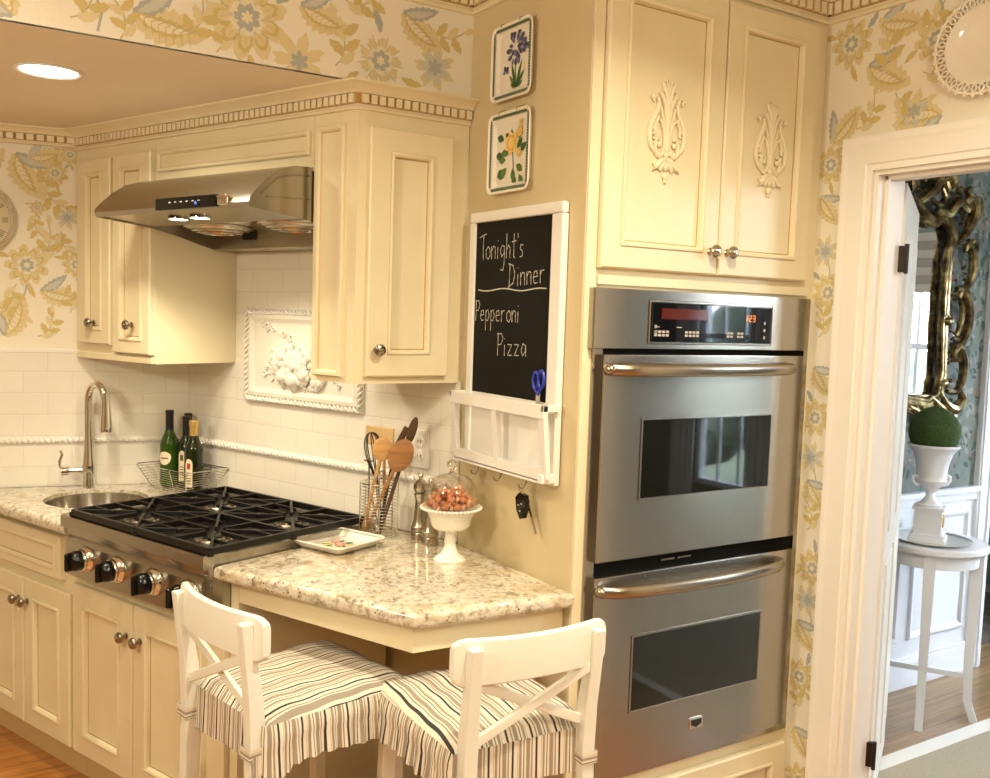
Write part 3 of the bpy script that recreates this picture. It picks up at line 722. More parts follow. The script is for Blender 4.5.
def vz(L, z): return [mb.bm.verts.new((p[0], p[1], z)) for p in L]
def shrink(L, d):
    r_ = []
    for p in L: r_.append((p[0], max(p[1], -.688 + d)))
    return r_
z0, z1 = ZC - CT, ZC
rings = [vz(ho, z0 + .030), vz(ho, z1), vz(shrink(ou, .016), z1), vz(shrink(ou, .005), z1 - .005), vz(shrink(ou, 0), z1 - .014), vz(shrink(ou, 0), z0 + .014), vz(shrink(ou, .005), z0 + .005), vz(shrink(ou, .016), z0)]
rings.append(vz(ho, z0 + .030)); rings[-1] = rings[0]
for a, b in zip(rings, rings[1:]):
    for i in range(n): mb.face([a[i], a[(i + 1) % n], b[(i + 1) % n], b[i]])
Thing('worktop', 'pale granite worktop around the round sink, left of the cooktop', 'worktop', FR, (-1.4, -.4, ZC - CT), mb=mb, sharp=50)
T = Thing('sink', 'round stainless steel prep sink under the faucet', 'sink', FR, (sc_[0], sc_[1], ZC - .16))
mb = MB().m('steel_bowl'); mb.lathe([(.1712, ZC - CT + .031), (.168, ZC - CT + .029), (.162, ZC - .06), (.148, ZC - .12), (.12, ZC - .155), (.03, ZC - .162)], (sc_[0], sc_[1], 0), 48, cap=False); T.part('bowl', mb)
mb = MB().m('chrome'); mb.lathe([(.035, ZC - .161), (.033, ZC - .157), (.02, ZC - .159), (0, ZC - .159)], (sc_[0], sc_[1], 0), 24); T.part('drain', mb)
# apron under the eating counter and the panel end
T = Thing('counter_apron', 'cream wooden apron supporting the granite breakfast counter', 'support frame', FR, (0, -.4, .75))
in1 = .035; ap_y = 1.868 + in1; a2 = .345; e2 = toR(1.447, ap_y)
mb = MB().m('cab'); th = .022
i1 = (a2 - .03, fo2 + in1 + th)
fo2 = -.612; i1 = (a2 - .03, -.560)
mb.prism([(-.261, fo2), (a2, -.580), i1, (-.261, fo2 + th)], 'z', .762, .826); T.part('front_rail', mb)
e3 = toR(1.447, ap_y + th); mb = MB().m('cab'); mb.prism([(a2, -.580), e2, e3, i1], 'z', .762, .826); T.part('side_rail', mb)
# faucet
fp = FL.o.copy(); FF = Frame((.610, 3.747), -12)
T = Thing('faucet', 'tall chrome gooseneck faucet standing behind the round sink', 'faucet', FF, (0, 0, ZC))
mb = MB().m('chrome'); mb.lathe([(.026, ZC), (.027, ZC + .006), (.022, ZC + .010), (.021, ZC + .05), (.023, ZC + .055), (.023, ZC + .085), (.021, ZC + .095), (.0175, ZC + .13), (.0142, ZC + .20), (.0140, ZC + .24)], (0, 0, 0), 24); T.part('body', mb)
pth = [(0, 0, ZC + .22), (0, 0, ZC + .31)]
for i in range(11): a = math.pi * i / 10 * .95; pth.append((.030 * (1 - math.cos(a)), -.036 * (1 - math.cos(a)), ZC + .325 + .068 * math.sin(a)))
mb = MB().m('chrome'); mb.tube(pth, .0140, 14); T.part('spout', mb)
e = pth[-1]
mb = MB().m('chrome'); mb.lathe([(.0140, .030), (.0155, 0), (.0180, -.045), (.0215, -.085), (.0225, -.110), (.020, -.116), (0, -.116)], (e[0] + .003, e[1] - .002, e[2]), 20); T.part('spray_head', mb)
mb = MB().m('chrome'); mb.lathe([(.012, .0), (.013, .045), (.017, .050), (.017, .072), (.010, .076)], (-.02, 0, ZC + .068), 16, 'x')
for v in mb.bm.verts: v.co.x = -v.co.x - .038
mb.tube([(-.085, 0, ZC + .07), (-.095, 0, ZC + .085), (-.097, 0, ZC + .105), (-.088, 0, ZC + .13), (-.094, 0, ZC + .145)], [.005, .006, .0055, .0045, .006], 10); T.part('handle', mb)

# ================================================================== COOKTOP
T = Thing('cooktop', 'stainless steel gas cooktop with black cast iron grates and four front knobs', 'cooktop', FR, (-0.6450, -.4, .70))
xa, xb = -1.029, -.297
mb = MB().m('steel_h')
mb.prism([(-.03, .71), (-.03, .893), (-0.6200, .893), (-0.6400, .900), (-0.6920, .902), (-0.7000, .898), (-0.7020, .890), (-0.7020, .866), (-0.6980, .860), (-0.6850, .858), (-0.6820, .838), (-0.6720, .832), (-0.6720, .71)], 'x', xa, xb); T.part('body', mb)
mb = MB().m('steel_h'); mb.prism([(-0.6725, .830), (-0.6850, .815), (-0.6850, .712), (-0.6780, .705), (-0.6725, .705)], 'x', xa, xb - .03); T.part('control_panel', mb)
for xk in (-.905, -.735, -.550, -.385):
    mb = MB().m('chrome'); mb.lathe([(.040, 0), (.041, .004), (.038, .010), (.034, .016), (.035, .020), (.033, .026), (0, .026)], (xk, -.685, .778), 28, 'y'); bz = T.part('bezel', mb, label='polished chrome knob bezel')
    mb = MB().m('blackplastic'); mb.lathe([(.031, .024), (.0315, .036), (.029, .049), (.023, .056), (.012, .059), (0, .060)], (xk, -.685, .778), 24, 'y'); mb.box(xk - .008, xk + .008, -.756, -.725, .750, .806, .006); T.part('knob', mb, label='black burner knob')
# burner pan and burners
mb = MB().m('iron'); mb.box(xa + .04, xb - .02, -.640, -.10, .893, .8955); T.part('burner_pan', mb)
BA = (-.815, -.455); BO = (-.555, -.265)
for a_ in BA:
    for o_ in BO:
        mb = MB().m('pewter'); mb.lathe([(.055, .896), (.052, .900), (.040, .902), (.036, .903), (.0, .903)], (a_, o_, 0), 24); T.part('burner', mb)
        mb = MB().m('iron'); mb.lathe([(.028, .903), (.029, .906), (.024, .908), (0, .908)], (a_, o_, 0), 24); T.part('burner_cap', mb)
for k, (ga, gb) in enumerate(((-.978, -.633), (-.629, -.285))):
    mb = MB().m('iron'); g0, g1 = -.690, -.120; zt, zb = .923, .904; t = .012
    def bar_(p, q, w_=.012, h_=.02): mb.bar((p[0], p[1], zt - h_ / 2), (q[0], q[1], zt - h_ / 2), w_, h_, bev=.002)
    for (p, q) in (((ga, g0), (gb, g0)), ((ga, g1), (gb, g1)), ((ga, g0), (ga, g1)), ((gb, g0), (gb, g1)), ((ga, (g0 + g1) / 2), (gb, (g0 + g1) / 2))): bar_(p, q, t, .020)
    ca = (ga + gb) / 2; mid = (g0 + g1) / 2
    for (c0_, c1_) in ((g0, mid), (mid, g1)):
        cc = (c0_ + c1_) / 2
        for dx, dy in ((ga, cc), (gb, cc), (ca, c0_), (ca, c1_), (ga, c0_), (gb, c0_), (ga, c1_), (gb, c1_)):
            d = Vector((dx - ca, dy - cc)); Ln = d.length; d.normalize(); bar_((ca + d.x * .030, cc + d.y * .030), (dx, dy), .0085, .014)
        for dx, dy in ((ga, (c0_ + cc) / 2), (gb, (c0_ + cc) / 2), (ga, (c1_ + cc) / 2), (gb, (c1_ + cc) / 2)):
            d = Vector((ca - dx, 0)); bar_((dx, dy), (dx + d.x * .62, dy), .007, .012)
    for px in (ga, gb):
        for py in (g0, mid, g1): mb.box(px - .008, px + .008, py - .008, py + .008, .8965 if py > -.66 else .899, zb + .01, .002)
    T.part('grate', mb)

# ================================================================== RELIEF TILE PANEL
T = Thing('relief_panel', 'cream relief tile panel of fruit framed by a rope border above the cooktop', 'wall relief', FR, (-.715, 0, 1.223))
rx0, rx1, rz0, rz1 = -1.020, -.413, 1.225, 1.560
mb = MB().m('tilewhite'); mb.rectprof(rx0, rx1, rz0, rz1, [(0, -.0005), (0, -.008), (.022, -.008), (.022, -.014), (.034, -.017), (.042, -.012), (.050, -.006), (.054, -.005)], 0); T.part('frame_board', mb)
mb = MB().m('tilewhite'); r = .010
for (p, q) in (((rx0 + .011, rz0 + .011), (rx1 - .011, rz0 + .011)), ((rx0 + .011, rz1 - .011), (rx1 - .011, rz1 - .011)), ((rx0 + .011, rz0 + .011), (rx0 + .011, rz1 - .011)), ((rx1 - .011, rz0 + .011), (rx1 - .011, rz1 - .011))):
    L_ = math.hypot(q[0] - p[0], q[1] - p[1]); n = int(L_ / .011); ux, uz = (q[0] - p[0]) / L_, (q[1] - p[1]) / L_
    for s_ in (0, math.pi):
        mb.tube([(p[0] + ux * L_ * i / (2 * n) - uz * .006 * math.cos(i * .9 + s_), -.012 - .006 * math.sin(i * .9 + s_), p[1] + uz * L_ * i / (2 * n) + ux * .006 * math.cos(i * .9 + s_)) for i in range(2 * n + 1)], .0052, 5)
T.part('rope_border', mb)
mb = MB().m('tilewhite'); rs = random.Random(3)
cx_, cz_ = -.735, 1.36
for i in range(95):   # the moulded fruit heap
    a = rs.random() * 6.28; q = rs.random() ** .6
    x, z = cx_ + .145 * q * math.cos(a), cz_ + .075 * q * math.sin(a) - .15 * (q * math.cos(a) * .145) ; s_ = rs.uniform(.008, .019)
    mb.sphere((x, -.008 - .022 * (1 - q) - .003, z), s_, (1, .8, 1), 10, 7)
for (x, z, r_) in ((-.80, 1.325, .030), (-.745, 1.315, .034), (-.69, 1.335, .03), (-.765, 1.375, .028)): mb.sphere((x, -.018, z), r_, (1, .8, .9), 16, 10)
for i in range(26):   # leaves
    a = rs.random() * 6.28; x, z = cx_ + .15 * math.cos(a), cz_ + .075 * math.sin(a)
    mb.sphere((x, -.008, z), .020, (1, .3, .35), 8, 6, Matrix.Rotation(a + rs.uniform(-.7, .7), 3, 'Y'))
def curl(x, z, s_, ph, turns=1.4): return [(x + s_ * (1 - t / 14) * math.cos(ph + t / 14 * turns * 6.28), -.010, z + s_ * (1 - t / 14) * math.sin(ph + t / 14 * turns * 6.28)) for t in range(13)]
for (x, z, s_, ph) in ((-.90, 1.495, .016, 0), (-.865, 1.490, .014, 2), (-.925, 1.50, .013, 1), (-.81, 1.475, .015, 3), (-.78, 1.455, .012, 1), (-.91, 1.325, .014, 0), (-.905, 1.35, .012, 2), (-.87, 1.315, .012, 4), (-.58, 1.48, .015, 0), (-.55, 1.33, .014, 2), (-.53, 1.31, .012, 2)):
    mb.tube(curl(x, z, s_, ph), .004, 6)
mb.tube([(-.94, -.009, 1.497), (-.90, -.010, 1.478), (-.87, -.010, 1.50), (-.83, -.010, 1.47), (-.80, -.011, 1.485), (-.77, -.010, 1.45)], .004, 6)
T.part('fruit_relief', mb)
# outlet plate
T = Thing('wall_outlet', 'pale switch plate on the tiles behind the utensil holder', 'outlet', FR, (-.16, 0, 1.14))
mb = MB().m('white'); mb.box(-.197, -.125, -.006, 0, 1.078, 1.198, .002); T.part('plate', mb)
for z in (1.115, 1.160):
    mb = MB().m('tilewhite'); mb.lathe([(.017, 0), (.0165, .002)], (-.161, -.006, z), 20, 'y'); mb.m('black').box(-.168, -.166, -.009, -.0078, z - .002, z + .006); mb.box(-.156, -.154, -.009, -.0078, z - .002, z + .006); T.part('socket', mb)

# ================================================================== OVEN CABINET AND OVEN
yo = 1.876
T = Thing('oven_cabinet', 'tall cream cabinet that surrounds the double oven', 'cabinet', FW, (1.88, 2.1, 0))
mb = MB().m('cab')
mb.box(1.45, 1.484, yo, 1.8785, 0, 2.44); mb.box(1.484, 1.487, yo, 2.50, 0, 2.44); mb.box(2.294, 2.309, yo, 2.50, 0, 2.44); mb.box(1.487, 2.294, yo, 2.50, 1.641, 2.44); mb.box(1.487, 2.294, yo, 2.50, .08, .330)
T.part('cabinet_body', mb)
mb = MB().m('cab'); mb.box(1.451, 1.484, yo - .006, yo, 0, 2.44, .002); T.part('face_stile', mb)
mb = MB().m('cab'); mb.box(1.49, 2.275, yo - .010, yo, 1.648, 1.672, .003); T.part('rail', mb)
mb = MB().m('cab'); mb.rectprof(1.52, 2.275, .10, .298, door_prof(.05), yo); T.part('drawer_front', mb)
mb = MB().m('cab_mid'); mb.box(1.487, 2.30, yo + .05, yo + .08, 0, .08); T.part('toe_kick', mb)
def spiral(cx, cz, r0, r1, a0, a1, n=16): return [(cx + (r0 + (r1 - r0) * t / n) * math.cos(a0 + (a1 - a0) * t / n), cz + (r0 + (r1 - r0) * t / n) * math.sin(a0 + (a1 - a0) * t / n)) for t in range(n + 1)]
def applique(cx, cz, h, w, y):
    mb = MB().m('cab'); S_ = h / 2; W = w / 2
    def st(pts, r0, r1=None):
        r1 = r1 or r0; n = len(pts)
        for s_ in (1, -1):
            mb.tube([(cx + s_ * p[0] * W, y - .004, cz + p[1] * S_) for p in pts], [1.3 * (r0 + (r1 - r0) * abs(math.sin(math.pi * i / (n - 1)))) for i in range(n)], 8, flat=(1, 1, 1))
    # lyre shaped outer scroll
    st([(.0, -.42), (.30, -.50), (.62, -.46), (.88, -.34), (.98, -.16), (.93, .04), (.75, .20), (.58, .34), (.50, .48), (.62, .60), (.78, .60), (.80, .50)], .0028, .0055)
    st([(p[0], p[1]) for p in spiral(.45, -.28, .38, .08, 1.9, 1.9 + 6.6, 18)], .003, .004)
    st([(.08, -.40), (.10, -.1), (.30, .12), (.55, .20), (.72, .02), (.70, -.1)], .003, .005)
    st([(.05, -.3), (.08, .2), (.20, .5), (.45, .70), (.30, .72)], .003, .005)
    st([(.03, .1), (.06, .5), (.22, .78), (.34, .90)], .003, .005); st([(.02, .5), (.06, .8), (.16, .92)], .0025, .004); st([(.12, .0), (.32, .28), (.40, .42)], .003, .004)
    mb.tube([(cx, y - .004, cz - .42 * S_), (cx, y - .006, cz), (cx, y - .005, cz + .6 * S_), (cx, y - .004, cz + S_)], [.006, .005, .005, .002], 8)
    # bell drop at the foot
    st([(.0, -.56), (.25, -.60), (.52, -.72), (.72, -.76), (.66, -.70)], .004, .007); st([(.05, -.60), (.22, -.70), (.34, -.80)], .004, .006)
    mb.sphere((cx, y - .005, cz - .50 * S_), .010, (1, .7, .8)); mb.sphere((cx, y - .004, cz - .72 * S_), .009, (1, .7, 1.3)); mb.sphere((cx, y - .004, cz - .90 * S_), .010, (1, .7, 1.1)); mb.sphere((cx, y - .004, cz - 1.0 * S_), .005)
    for s_ in (1, -1):
        mb.sphere((cx + s_ * .86 * W, y - .005, cz + .58 * S_), .0065); mb.sphere((cx + s_ * .42 * W, y - .005, cz - .30 * S_), .008, (1, .7, 1))
        for q in range(5): mb.sphere((cx + s_ * (.80 - .05 * q) * W, y - .004, cz + (-.02 - .09 * q) * S_), .005, (1.2, .7, .8), 10, 6)
    return mb
for x0_, x1_, kx, ax in ((1.487, 1.887, 1.856, 1.690), (1.891, 2.250, 1.920, 2.078)):
    dd = door(T, x0_, x1_, 1.690, 2.418, yo, .056, knob=(kx, 1.752), km='pewter')
    T.part('scroll_ornament', applique(ax, 2.052, .262, .122, yo - .012), dd, label='raised cream scroll ornament on the door')

T = Thing('double_oven', 'stainless steel double wall oven built into the tall cream cabinet', 'oven', FW, (1.9, yo, .33))
mb = MB().m('gap'); mb.box(1.500, 2.29, yo + .001, 2.40, .335, 1.635)
mb.m('steel'); mb.box(1.479, 1.512, yo - .012, yo + .004, .334, 1.640, .002); mb.box(2.270, 2.288, yo - .012, yo + .004, .334, 1.640, .002); mb.box(1.512, 2.270, yo - .012, yo + .004, .334, .352, .002)
T.part('body', mb)
mb = MB().m('steel'); mb.box(1.466, 2.268, yo - .030, yo - .002, 1.488, 1.640, .003); cp = T.part('control_panel', mb)
mb = MB().m('steel'); mb.box(1.6430, 2.1040, yo - .033, yo - .029, 1.501, 1.616, .004); T.part('display_bezel', mb, cp)
mb = MB().m('panelglass'); mb.box(1.6490, 2.0980, yo - .036, yo - .032, 1.507, 1.610, .003)
dg = T.part('display_glass', mb, cp, label='black glass control display')
mb = MB().m('redlcd'); mb.box(1.6820, 1.8470, yo - .0366, yo - .0358, 1.567, 1.595)
mb.m('lightmark')
for i in range(4): mb.box(1.65900 + i * .017, 1.7030 + i * .017, yo - .0366, yo - .0358, 1.545, 1.5475)
for gx, nx in ((1.65900, 4), (1.7670, 4), (1.9220, 2), (1.9620, 2)):
    for i in range(nx):
        for j in range(2): mb.box(gx + i * .0135, gx + .010 + i * .0135, yo - .0366, yo - .0358, 1.522 + j * .009, 1.528 + j * .009)
for j in range(2): mb.box(1.6590, 1.6670, yo - .0366, yo - .0358, 1.527 + .016 * j, 1.535 + .016 * j)
for j in range(3): mb.box(2.0670, 2.0730, yo - .0366, yo - .0358, 1.520 + .02 * j, 1.528 + .02 * j)
T.part('button_markings', mb, cp)
# clock digits 1:23
mb = MB().m('orange_led'); SEG = {'1': 'bc', '2': 'abged', '3': 'abgcd'}
def digit(ch, x, z, w_=.0085, h_=.016):
    y = yo - .0362; q = .0016
    seg = {'a': ((0, h_), (w_, h_)), 'b': ((w_, h_), (w_, h_ / 2)), 'c': ((w_, h_ / 2), (w_, 0)), 'd': ((0, 0), (w_, 0)), 'e': ((0, 0), (0, h_ / 2)), 'g': ((0, h_ / 2), (w_, h_ / 2))}
    for s_ in SEG[ch]: mb.ribbon([(x + p[0], z + p[1]) for p in seg[s_]], q, y - .0006)
digit('1', 1.9890, 1.568); digit('2', 2.0070, 1.568); digit('3', 2.0210, 1.568); mb.ribbon([(2.0025, 1.572), (2.0025, 1.574)], .0016, yo - .0368); mb.ribbon([(2.0025, 1.578), (2.0025, 1.580)], .0016, yo - .0368)
T.part('clock_digits', mb, cp)
def oven_door(z0, z1, wz0, wz1, hz, badge=False):
    mb = MB().m('steel'); mb.box(1.500, 2.246, yo - .034, yo - .002, z0, z1, .004); d = T.part('door', mb)
    mb = MB().m('steel'); mb.rectprof(1.630, 2.123, wz0 - .006, wz1 + .006, [(0, -.034), (0, -.037), (.005, -.037), (.007, -.0345)], yo, cap=False); T.part('window_frame', mb, d)
    mb = MB().m('ovenglass'); mb.box(1.636, 2.117, yo - .0362, yo - .033, wz0, wz1, .0008); T.part('window', mb, d)
    mb = MB().m('nickel'); pts = []; n = 18
    for i in range(n + 1):
        t = i / n; x = 1.512 + t * (2.185 - 1.512); e_ = min(1, min(t, 1 - t) / .06)
        pts.append((x, yo - .040 - .045 * math.sin(math.pi * t) ** .6 * 1 - .012 * e_, hz))
    mb.tube(pts, .0155, 12, flat=(1, .7, 1.05)); mb.sphere(pts[0], .0150, (1, 1.3, 1)); mb.sphere(pts[-1], .0150, (1, 1.3, 1)); T.part('handle', mb, d)
    if badge:
        mb = MB().m('chrome'); mb.box(1.855, 1.905, yo - .037, yo - .0335, .430, .462, .003); b_ = T.part('badge', mb, d)
        mb = MB().m('black'); mb.flat([(1.860, .457), (1.900, .457), (1.900, .443), (1.880, .434), (1.860, .443)], yo - .0375); T.part('shield_mark', mb, d)
oven_door(.940, 1.474, 1.100, 1.304, 1.437)
oven_door(.362, .902, .528, .728, .868, True)
mb = MB().m('gap'); mb.box(1.512, 2.270, yo - .008, yo, .900, .942); T.part('vent_gap', mb); mb = MB().m('gap'); mb.box(1.512, 2.270, yo - .008, yo, 1.472, 1.490); T.part('vent_gap', mb)
for x in (1.74, 1.80): 
    mb = MB().m('nickel'); mb.box(x, x + .05, yo - .014, yo - .008, .917, .922); T.part('latch', mb)

# ================================================================== THINGS ON THE CHALKBOARD WALL (FA: x=-y)
T = Thing('chalkboard', 'white framed chalkboard with a dinner menu and a letter rack below', 'chalkboard', FA, (-2.18, 0, 1.13))
mb = MB().m('white')
def frm(mb, x0, x1, z0, z1, w_, d0, d1, bev=.003):
    mb.box(x0, x1, -d1, -d0, z1 - w_, z1, bev); mb.box(x0, x1, -d1, -d0, z0, z0 + w_, bev); mb.box(x0, x0 + w_, -d1, -d0, z0 + w_, z1 - w_, bev); mb.box(x1 - w_, x1, -d1, -d0, z0 + w_, z1 - w_, bev)
bx0, bx1, bz0, bz1 = -2.392, -1.940, 1.128, 1.856
mb.box(bx0, bx1, -.024, -.002, 1.826, bz1, .006); mb.box(bx0, bx0 + .028, -.024, -.002, bz0, 1.826, .004); mb.box(bx1 - .046, bx1, -.024, -.002, bz0, 1.826, .004); mb.box(bx0 + .02, bx1 - .02, -.018, -.002, bz0, 1.34, .002)
T.part('frame', mb)
mb = MB().m('slate'); mb.box(bx0 + .026, bx1 - .044, -.017, -.004, 1.34, 1.83); T.part('slate', mb)
# letter rack below
mb = MB().m('white'); yf, yb = -.072, -.056
rx0_, rx1_ = -2.402, -1.925
mb.box(rx0_, rx1_, yf, yf + .016, 1.305, 1.340, .002)
mb.box(rx0_ + .01, rx1_ - .008, yb, yb + .016, 1.140, 1.172, .002)
for x in (rx0_, -2.175, rx1_ - .026): mb.bar((x + .013, yb + .008, 1.15), (x + .013, yf + .008, 1.32), .024, .014, up=(0, 1, 0))
mb.box(rx0_, rx0_ + .012, yf, -.02, 1.322, 1.340, .002); mb.box(rx1_ - .012, rx1_, yf, -.018, 1.322, 1.340, .002)
mb.box(rx0_ + .01, rx1_ - .02, yb, -.018, 1.135, 1.146, .001)
mb.box(rx1_ - .032, rx1_ - .01, yb - .004, -.018, 1.137, 1.16, .002)
T.part('letter_rack', mb)
for x in (-2.29, -2.17, -2.046):
    mb = MB().m('nickel'); mb.tube([(x, -.03, 1.136), (x, -.034, 1.118), (x, -.044, 1.106), (x, -.055, 1.110), (x, -.058, 1.120)], .0022, 6); T.part('cup_hook', mb)
# chalk writing (hand strokes)
GL = {'T': [[(0, .95), (.25, 1.02), (.7, 1.1)], [(.42, 1.05), (.38, .5), (.42, 0)]], 'o': [[(.3, .55), (.08, .4), (.1, .1), (.3, 0), (.5, .15), (.48, .42), (.3, .55)]],
      'n': [[(.05, .55), (.08, 0)], [(.07, .35), (.25, .55), (.42, .5), (.45, 0)]], 'i': [[(.1, .5), (.1, 0)], [(.1, .74), (.11, .78)]],
      'g': [[(.45, .5), (.2, .55), (.06, .3), (.2, .08), (.42, .2), (.46, .5), (.46, -.2), (.36, -.5), (.1, -.45)]], 'h': [[(.08, 1.05), (.08, 0)], [(.08, .35), (.28, .55), (.42, .4), (.42, 0)]],
      't': [[(.2, 1.0), (.2, .05), (.32, 0)], [(0, .66), (.42, .7)]], "'": [[(.05, 1.0), (.08, .82)]], 's': [[(.34, .5), (.12, .52), (.08, .36), (.3, .24), (.3, .06), (.04, .02)]],
      'D': [[(.12, 1.0), (.08, 0)], [(-.04, .98), (.4, .9), (.6, .55), (.45, .15), (-.02, -.04)]], 'e': [[(.06, .28), (.42, .32), (.36, .54), (.14, .5), (.06, .25), (.16, .02), (.44, .06)]],
      'r': [[(.08, .55), (.1, 0)], [(.1, .34), (.22, .52), (.42, .54)]], 'P': [[(.1, 1.05), (.08, 0)], [(0, .98), (.4, 1.0), (.52, .78), (.36, .52), (.1, .5)]],
      'p': [[(.08, .55), (.08, -.45)], [(.08, .45), (.3, .56), (.46, .3), (.3, .02), (.1, .08)]], 'z': [[(.06, .5), (.42, .5), (.08, .02), (.46, .04)]], 'a': [[(.42, .46), (.2, .55), (.06, .25), (.2, .02), (.4, .2), (.44, .5), (.46, 0)]]}
def write(mb, txt, x, z, h, adv, slope=0, y=-.0178):
    W = {'i': .3, "'": .22, 'T': .62, 'D': .78, 't': .5, 's': .46}
    for ch in txt:
        for st in GL[ch]:
            P = []
            for a, b in zip(st, st[1:]):
                for k_ in range(5): t = k_ / 5; P.append((x + (a[0] + (b[0] - a[0]) * t) * adv, z + (a[1] + (b[1] - a[1]) * t) * h))
            P.append((x + st[-1][0] * adv, z + st[-1][1] * h))
            mb.ribbon(P, [.0024 + .0009 * math.sin(i * 1.7) for i in range(len(P))], y)
        x += W.get(ch, .58) * adv; z += slope * adv
mb = MB().m('chalk')
write(mb, "Tonight's", -2.345, 1.720, .066, .052); write(mb, 'Dinner', -2.188, 1.642, .064, .052, .03)
mb.ribbon([(-2.345 + .338 * i / 12, 1.634 - .0035 * math.sin(i)) for i in range(13)], .0032, -.0178)
write(mb, 'Pepperoni', -2.358, 1.545, .058, .047, 0); write(mb, 'Pizza', -2.236, 1.450, .062, .058, .02)
T.part('chalk_writing', mb, label='white handwritten chalk lettering')
# blue scissors stuck in the rack
T = Thing('scissors', 'blue handled scissors standing in the letter rack in front of the slate', 'scissors', FA, (-2.01, -.03, 1.345))
for s_, cx_, cz_ in ((-1, -2.022, 1.395), (1, -1.998, 1.400)):
    mb = MB().m('bluehandle'); mb.tube([(cx_ + .012 * math.cos(a * .5236), -.030, cz_ + .023 * math.sin(a * .5236)) for a in range(12)], .0042, 8, closed=True); mb.tube([(cx_ + s_ * .004, -.03, cz_ - .02), (-2.01 - s_ * .003, -.03, 1.36)], .0045, 8); T.part('handle', mb)
    mb = MB().m('silver'); mb.bar((-2.01 - s_ * .003, -.030, 1.365), (-2.01 - s_ * .008, -.030, 1.31), .002, .011, up=(1, 0, 0), w1=(.0015, .002)); T.part('blade', mb)
# car keys hanging from a hook
T = Thing('car_keys', 'black car key fob with key hanging from a hook under the letter rack', 'keys', FA, (-2.10, -.04, 1.05))
mb = MB().m('blackplastic'); mb.prism([(-2.128, 1.062), (-2.112, 1.078), (-2.085, 1.074), (-2.080, 1.040), (-2.092, 1.012), (-2.104, 1.008), (-2.122, 1.030)], 'y', -.048, -.034); fob = T.part('fob', mb)
mb = MB().m('lightmark'); 
for q in ((-2.112, 1.045), (-2.098, 1.050), (-2.104, 1.030)): mb.box(q[0] - .003, q[0] + .003, -.0486, -.0478, q[1] - .002, q[1] + .002)
T.part('fob_buttons', mb, fob)
mb = MB().m('silver'); mb.tube([(-2.101 + .010 * math.cos(a * .5236), -.048, 1.094 + .012 * math.sin(a * .5236)) for a in range(12)], .0014, 6, closed=True); mb.tube([(-2.101, -.045, 1.083), (-2.10, -.042, 1.072)], .003, 6); T.part('key_ring', mb)
mb = MB().m('nickel'); mb.bar((-2.092, -.030, 1.05), (-2.06, -.024, .975), .002, .008, up=(1, 0, 0)); mb.lathe([(.009, 0), (.009, .003)], (-2.093, -.030, 1.055), 12, 'y'); T.part('key', mb)
T.o.location += FA.R @ Vector((.055, 0, .016))

# square plates on the wall
def square_plate(T, cx, cz, w_, h_, y, tilt=None):
    mb = MB().m('ceramic')
    def rr(wd, hd, r_, dy, n=5):
        P = []
        for (sx, sz, a0) in ((1, 1, 0), (-1, 1, 90), (-1, -1, 180), (1, -1, 270)):
            for i in range(n + 1):
                a = R(a0 + 90 * i / n); P.append((cx + sx * (wd - r_) + r_ * math.cos(a), y + dy, cz + sz * (hd - r_) + r_ * math.sin(a)))
        return P
    W, Hh = w_ / 2, h_ / 2
    prof = [(W - .02, Hh - .02, .02, -.002), (W - .004, Hh - .004, .024, -.018), (W, Hh, .024, -.021), (W - .001, Hh - .001, .023, -.024), (W - .004, Hh - .004, .022, -.0235), (W - .026, Hh - .026, .016, -.010), (W - .030, Hh - .030, .014, -.0085)]
    rows = [[mb.bm.verts.new(p) for p in rr(a, b, c, d)] for a, b, c, d in prof]
    n = len(rows[0])
    for a, b in zip(rows, rows[1:]):
        for i in range(n): mb.face([a[i], a[(i + 1) % n], b[(i + 1) % n], b[i]])
    mb.face(rows[0][::-1]); mb.face(rows[-1])
    pl_ = T.part('dish', mb)
    # printed leaf border on the rim slope
    mb = MB().m('borderleaf'); W2, H2 = W - .011, Hh - .011
    def leafb(x, z, a):
        L_, q = .0100, .0042
        for s_ in (-.55, .55):
            d = a + s_; mb.poly([(x, y - .0208, z), (x + math.cos(d) * L_ * .5 - math.sin(d) * q, y - .0210, z + math.sin(d) * L_ * .5 + math.cos(d) * q), (x + math.cos(d) * L_, y - .0212, z + math.sin(d) * L_), (x + math.cos(d) * L_ * .5 + math.sin(d) * q, y - .0210, z + math.sin(d) * L_ * .5 - math.cos(d) * q)])
    st = .0078
    k_ = int((2 * W2 - .012) / st)
    for i in range(k_): x = cx - W2 + .008 + i * st; leafb(x, cz - H2, 0); leafb(x, cz + H2, 0)
    k_ = int((2 * H2 - .012) / st)
    for i in range(k_): z = cz - H2 + .008 + i * st; leafb(cx - W2, z, math.pi / 2); leafb(cx + W2, z, math.pi / 2)
    T.part('leaf_border', mb, label='dark green leaf border'); return pl_
def lf(mb, x, z, L_, W_, a, y, m):
    mb.m(m); P = []
    for i in range(9): t = i / 8; P.append((L_ * t, W_ * math.sin(math.pi * t)))
    for i in range(9): t = 1 - i / 8; P.append((L_ * t, -W_ * math.sin(math.pi * t)))
    mb.flat([(x + math.cos(a) * p[0] - math.sin(a) * p[1], z + math.sin(a) * p[0] + math.cos(a) * p[1]) for p in P], y)
rs = random.Random(5)
T = Thing('wall_plate', 'rectangular white plate with a blue flower and butterfly, upper of the two by the oven', 'plate', FA, (-2.24, 0, 2.15))
square_plate(T, -2.206, 2.254, .200, .206, 0)
mb = MB(); py = -.0092
for a, L_ in ((2.3, .05), (1.9, .075), (1.2, .075), (.8, .06), (2.7, .03), (.4, .035)): lf(mb, -2.1980, 2.182, L_, .006, a, py, 'leafgreen' if L_ > .05 else 'leafgreen2')
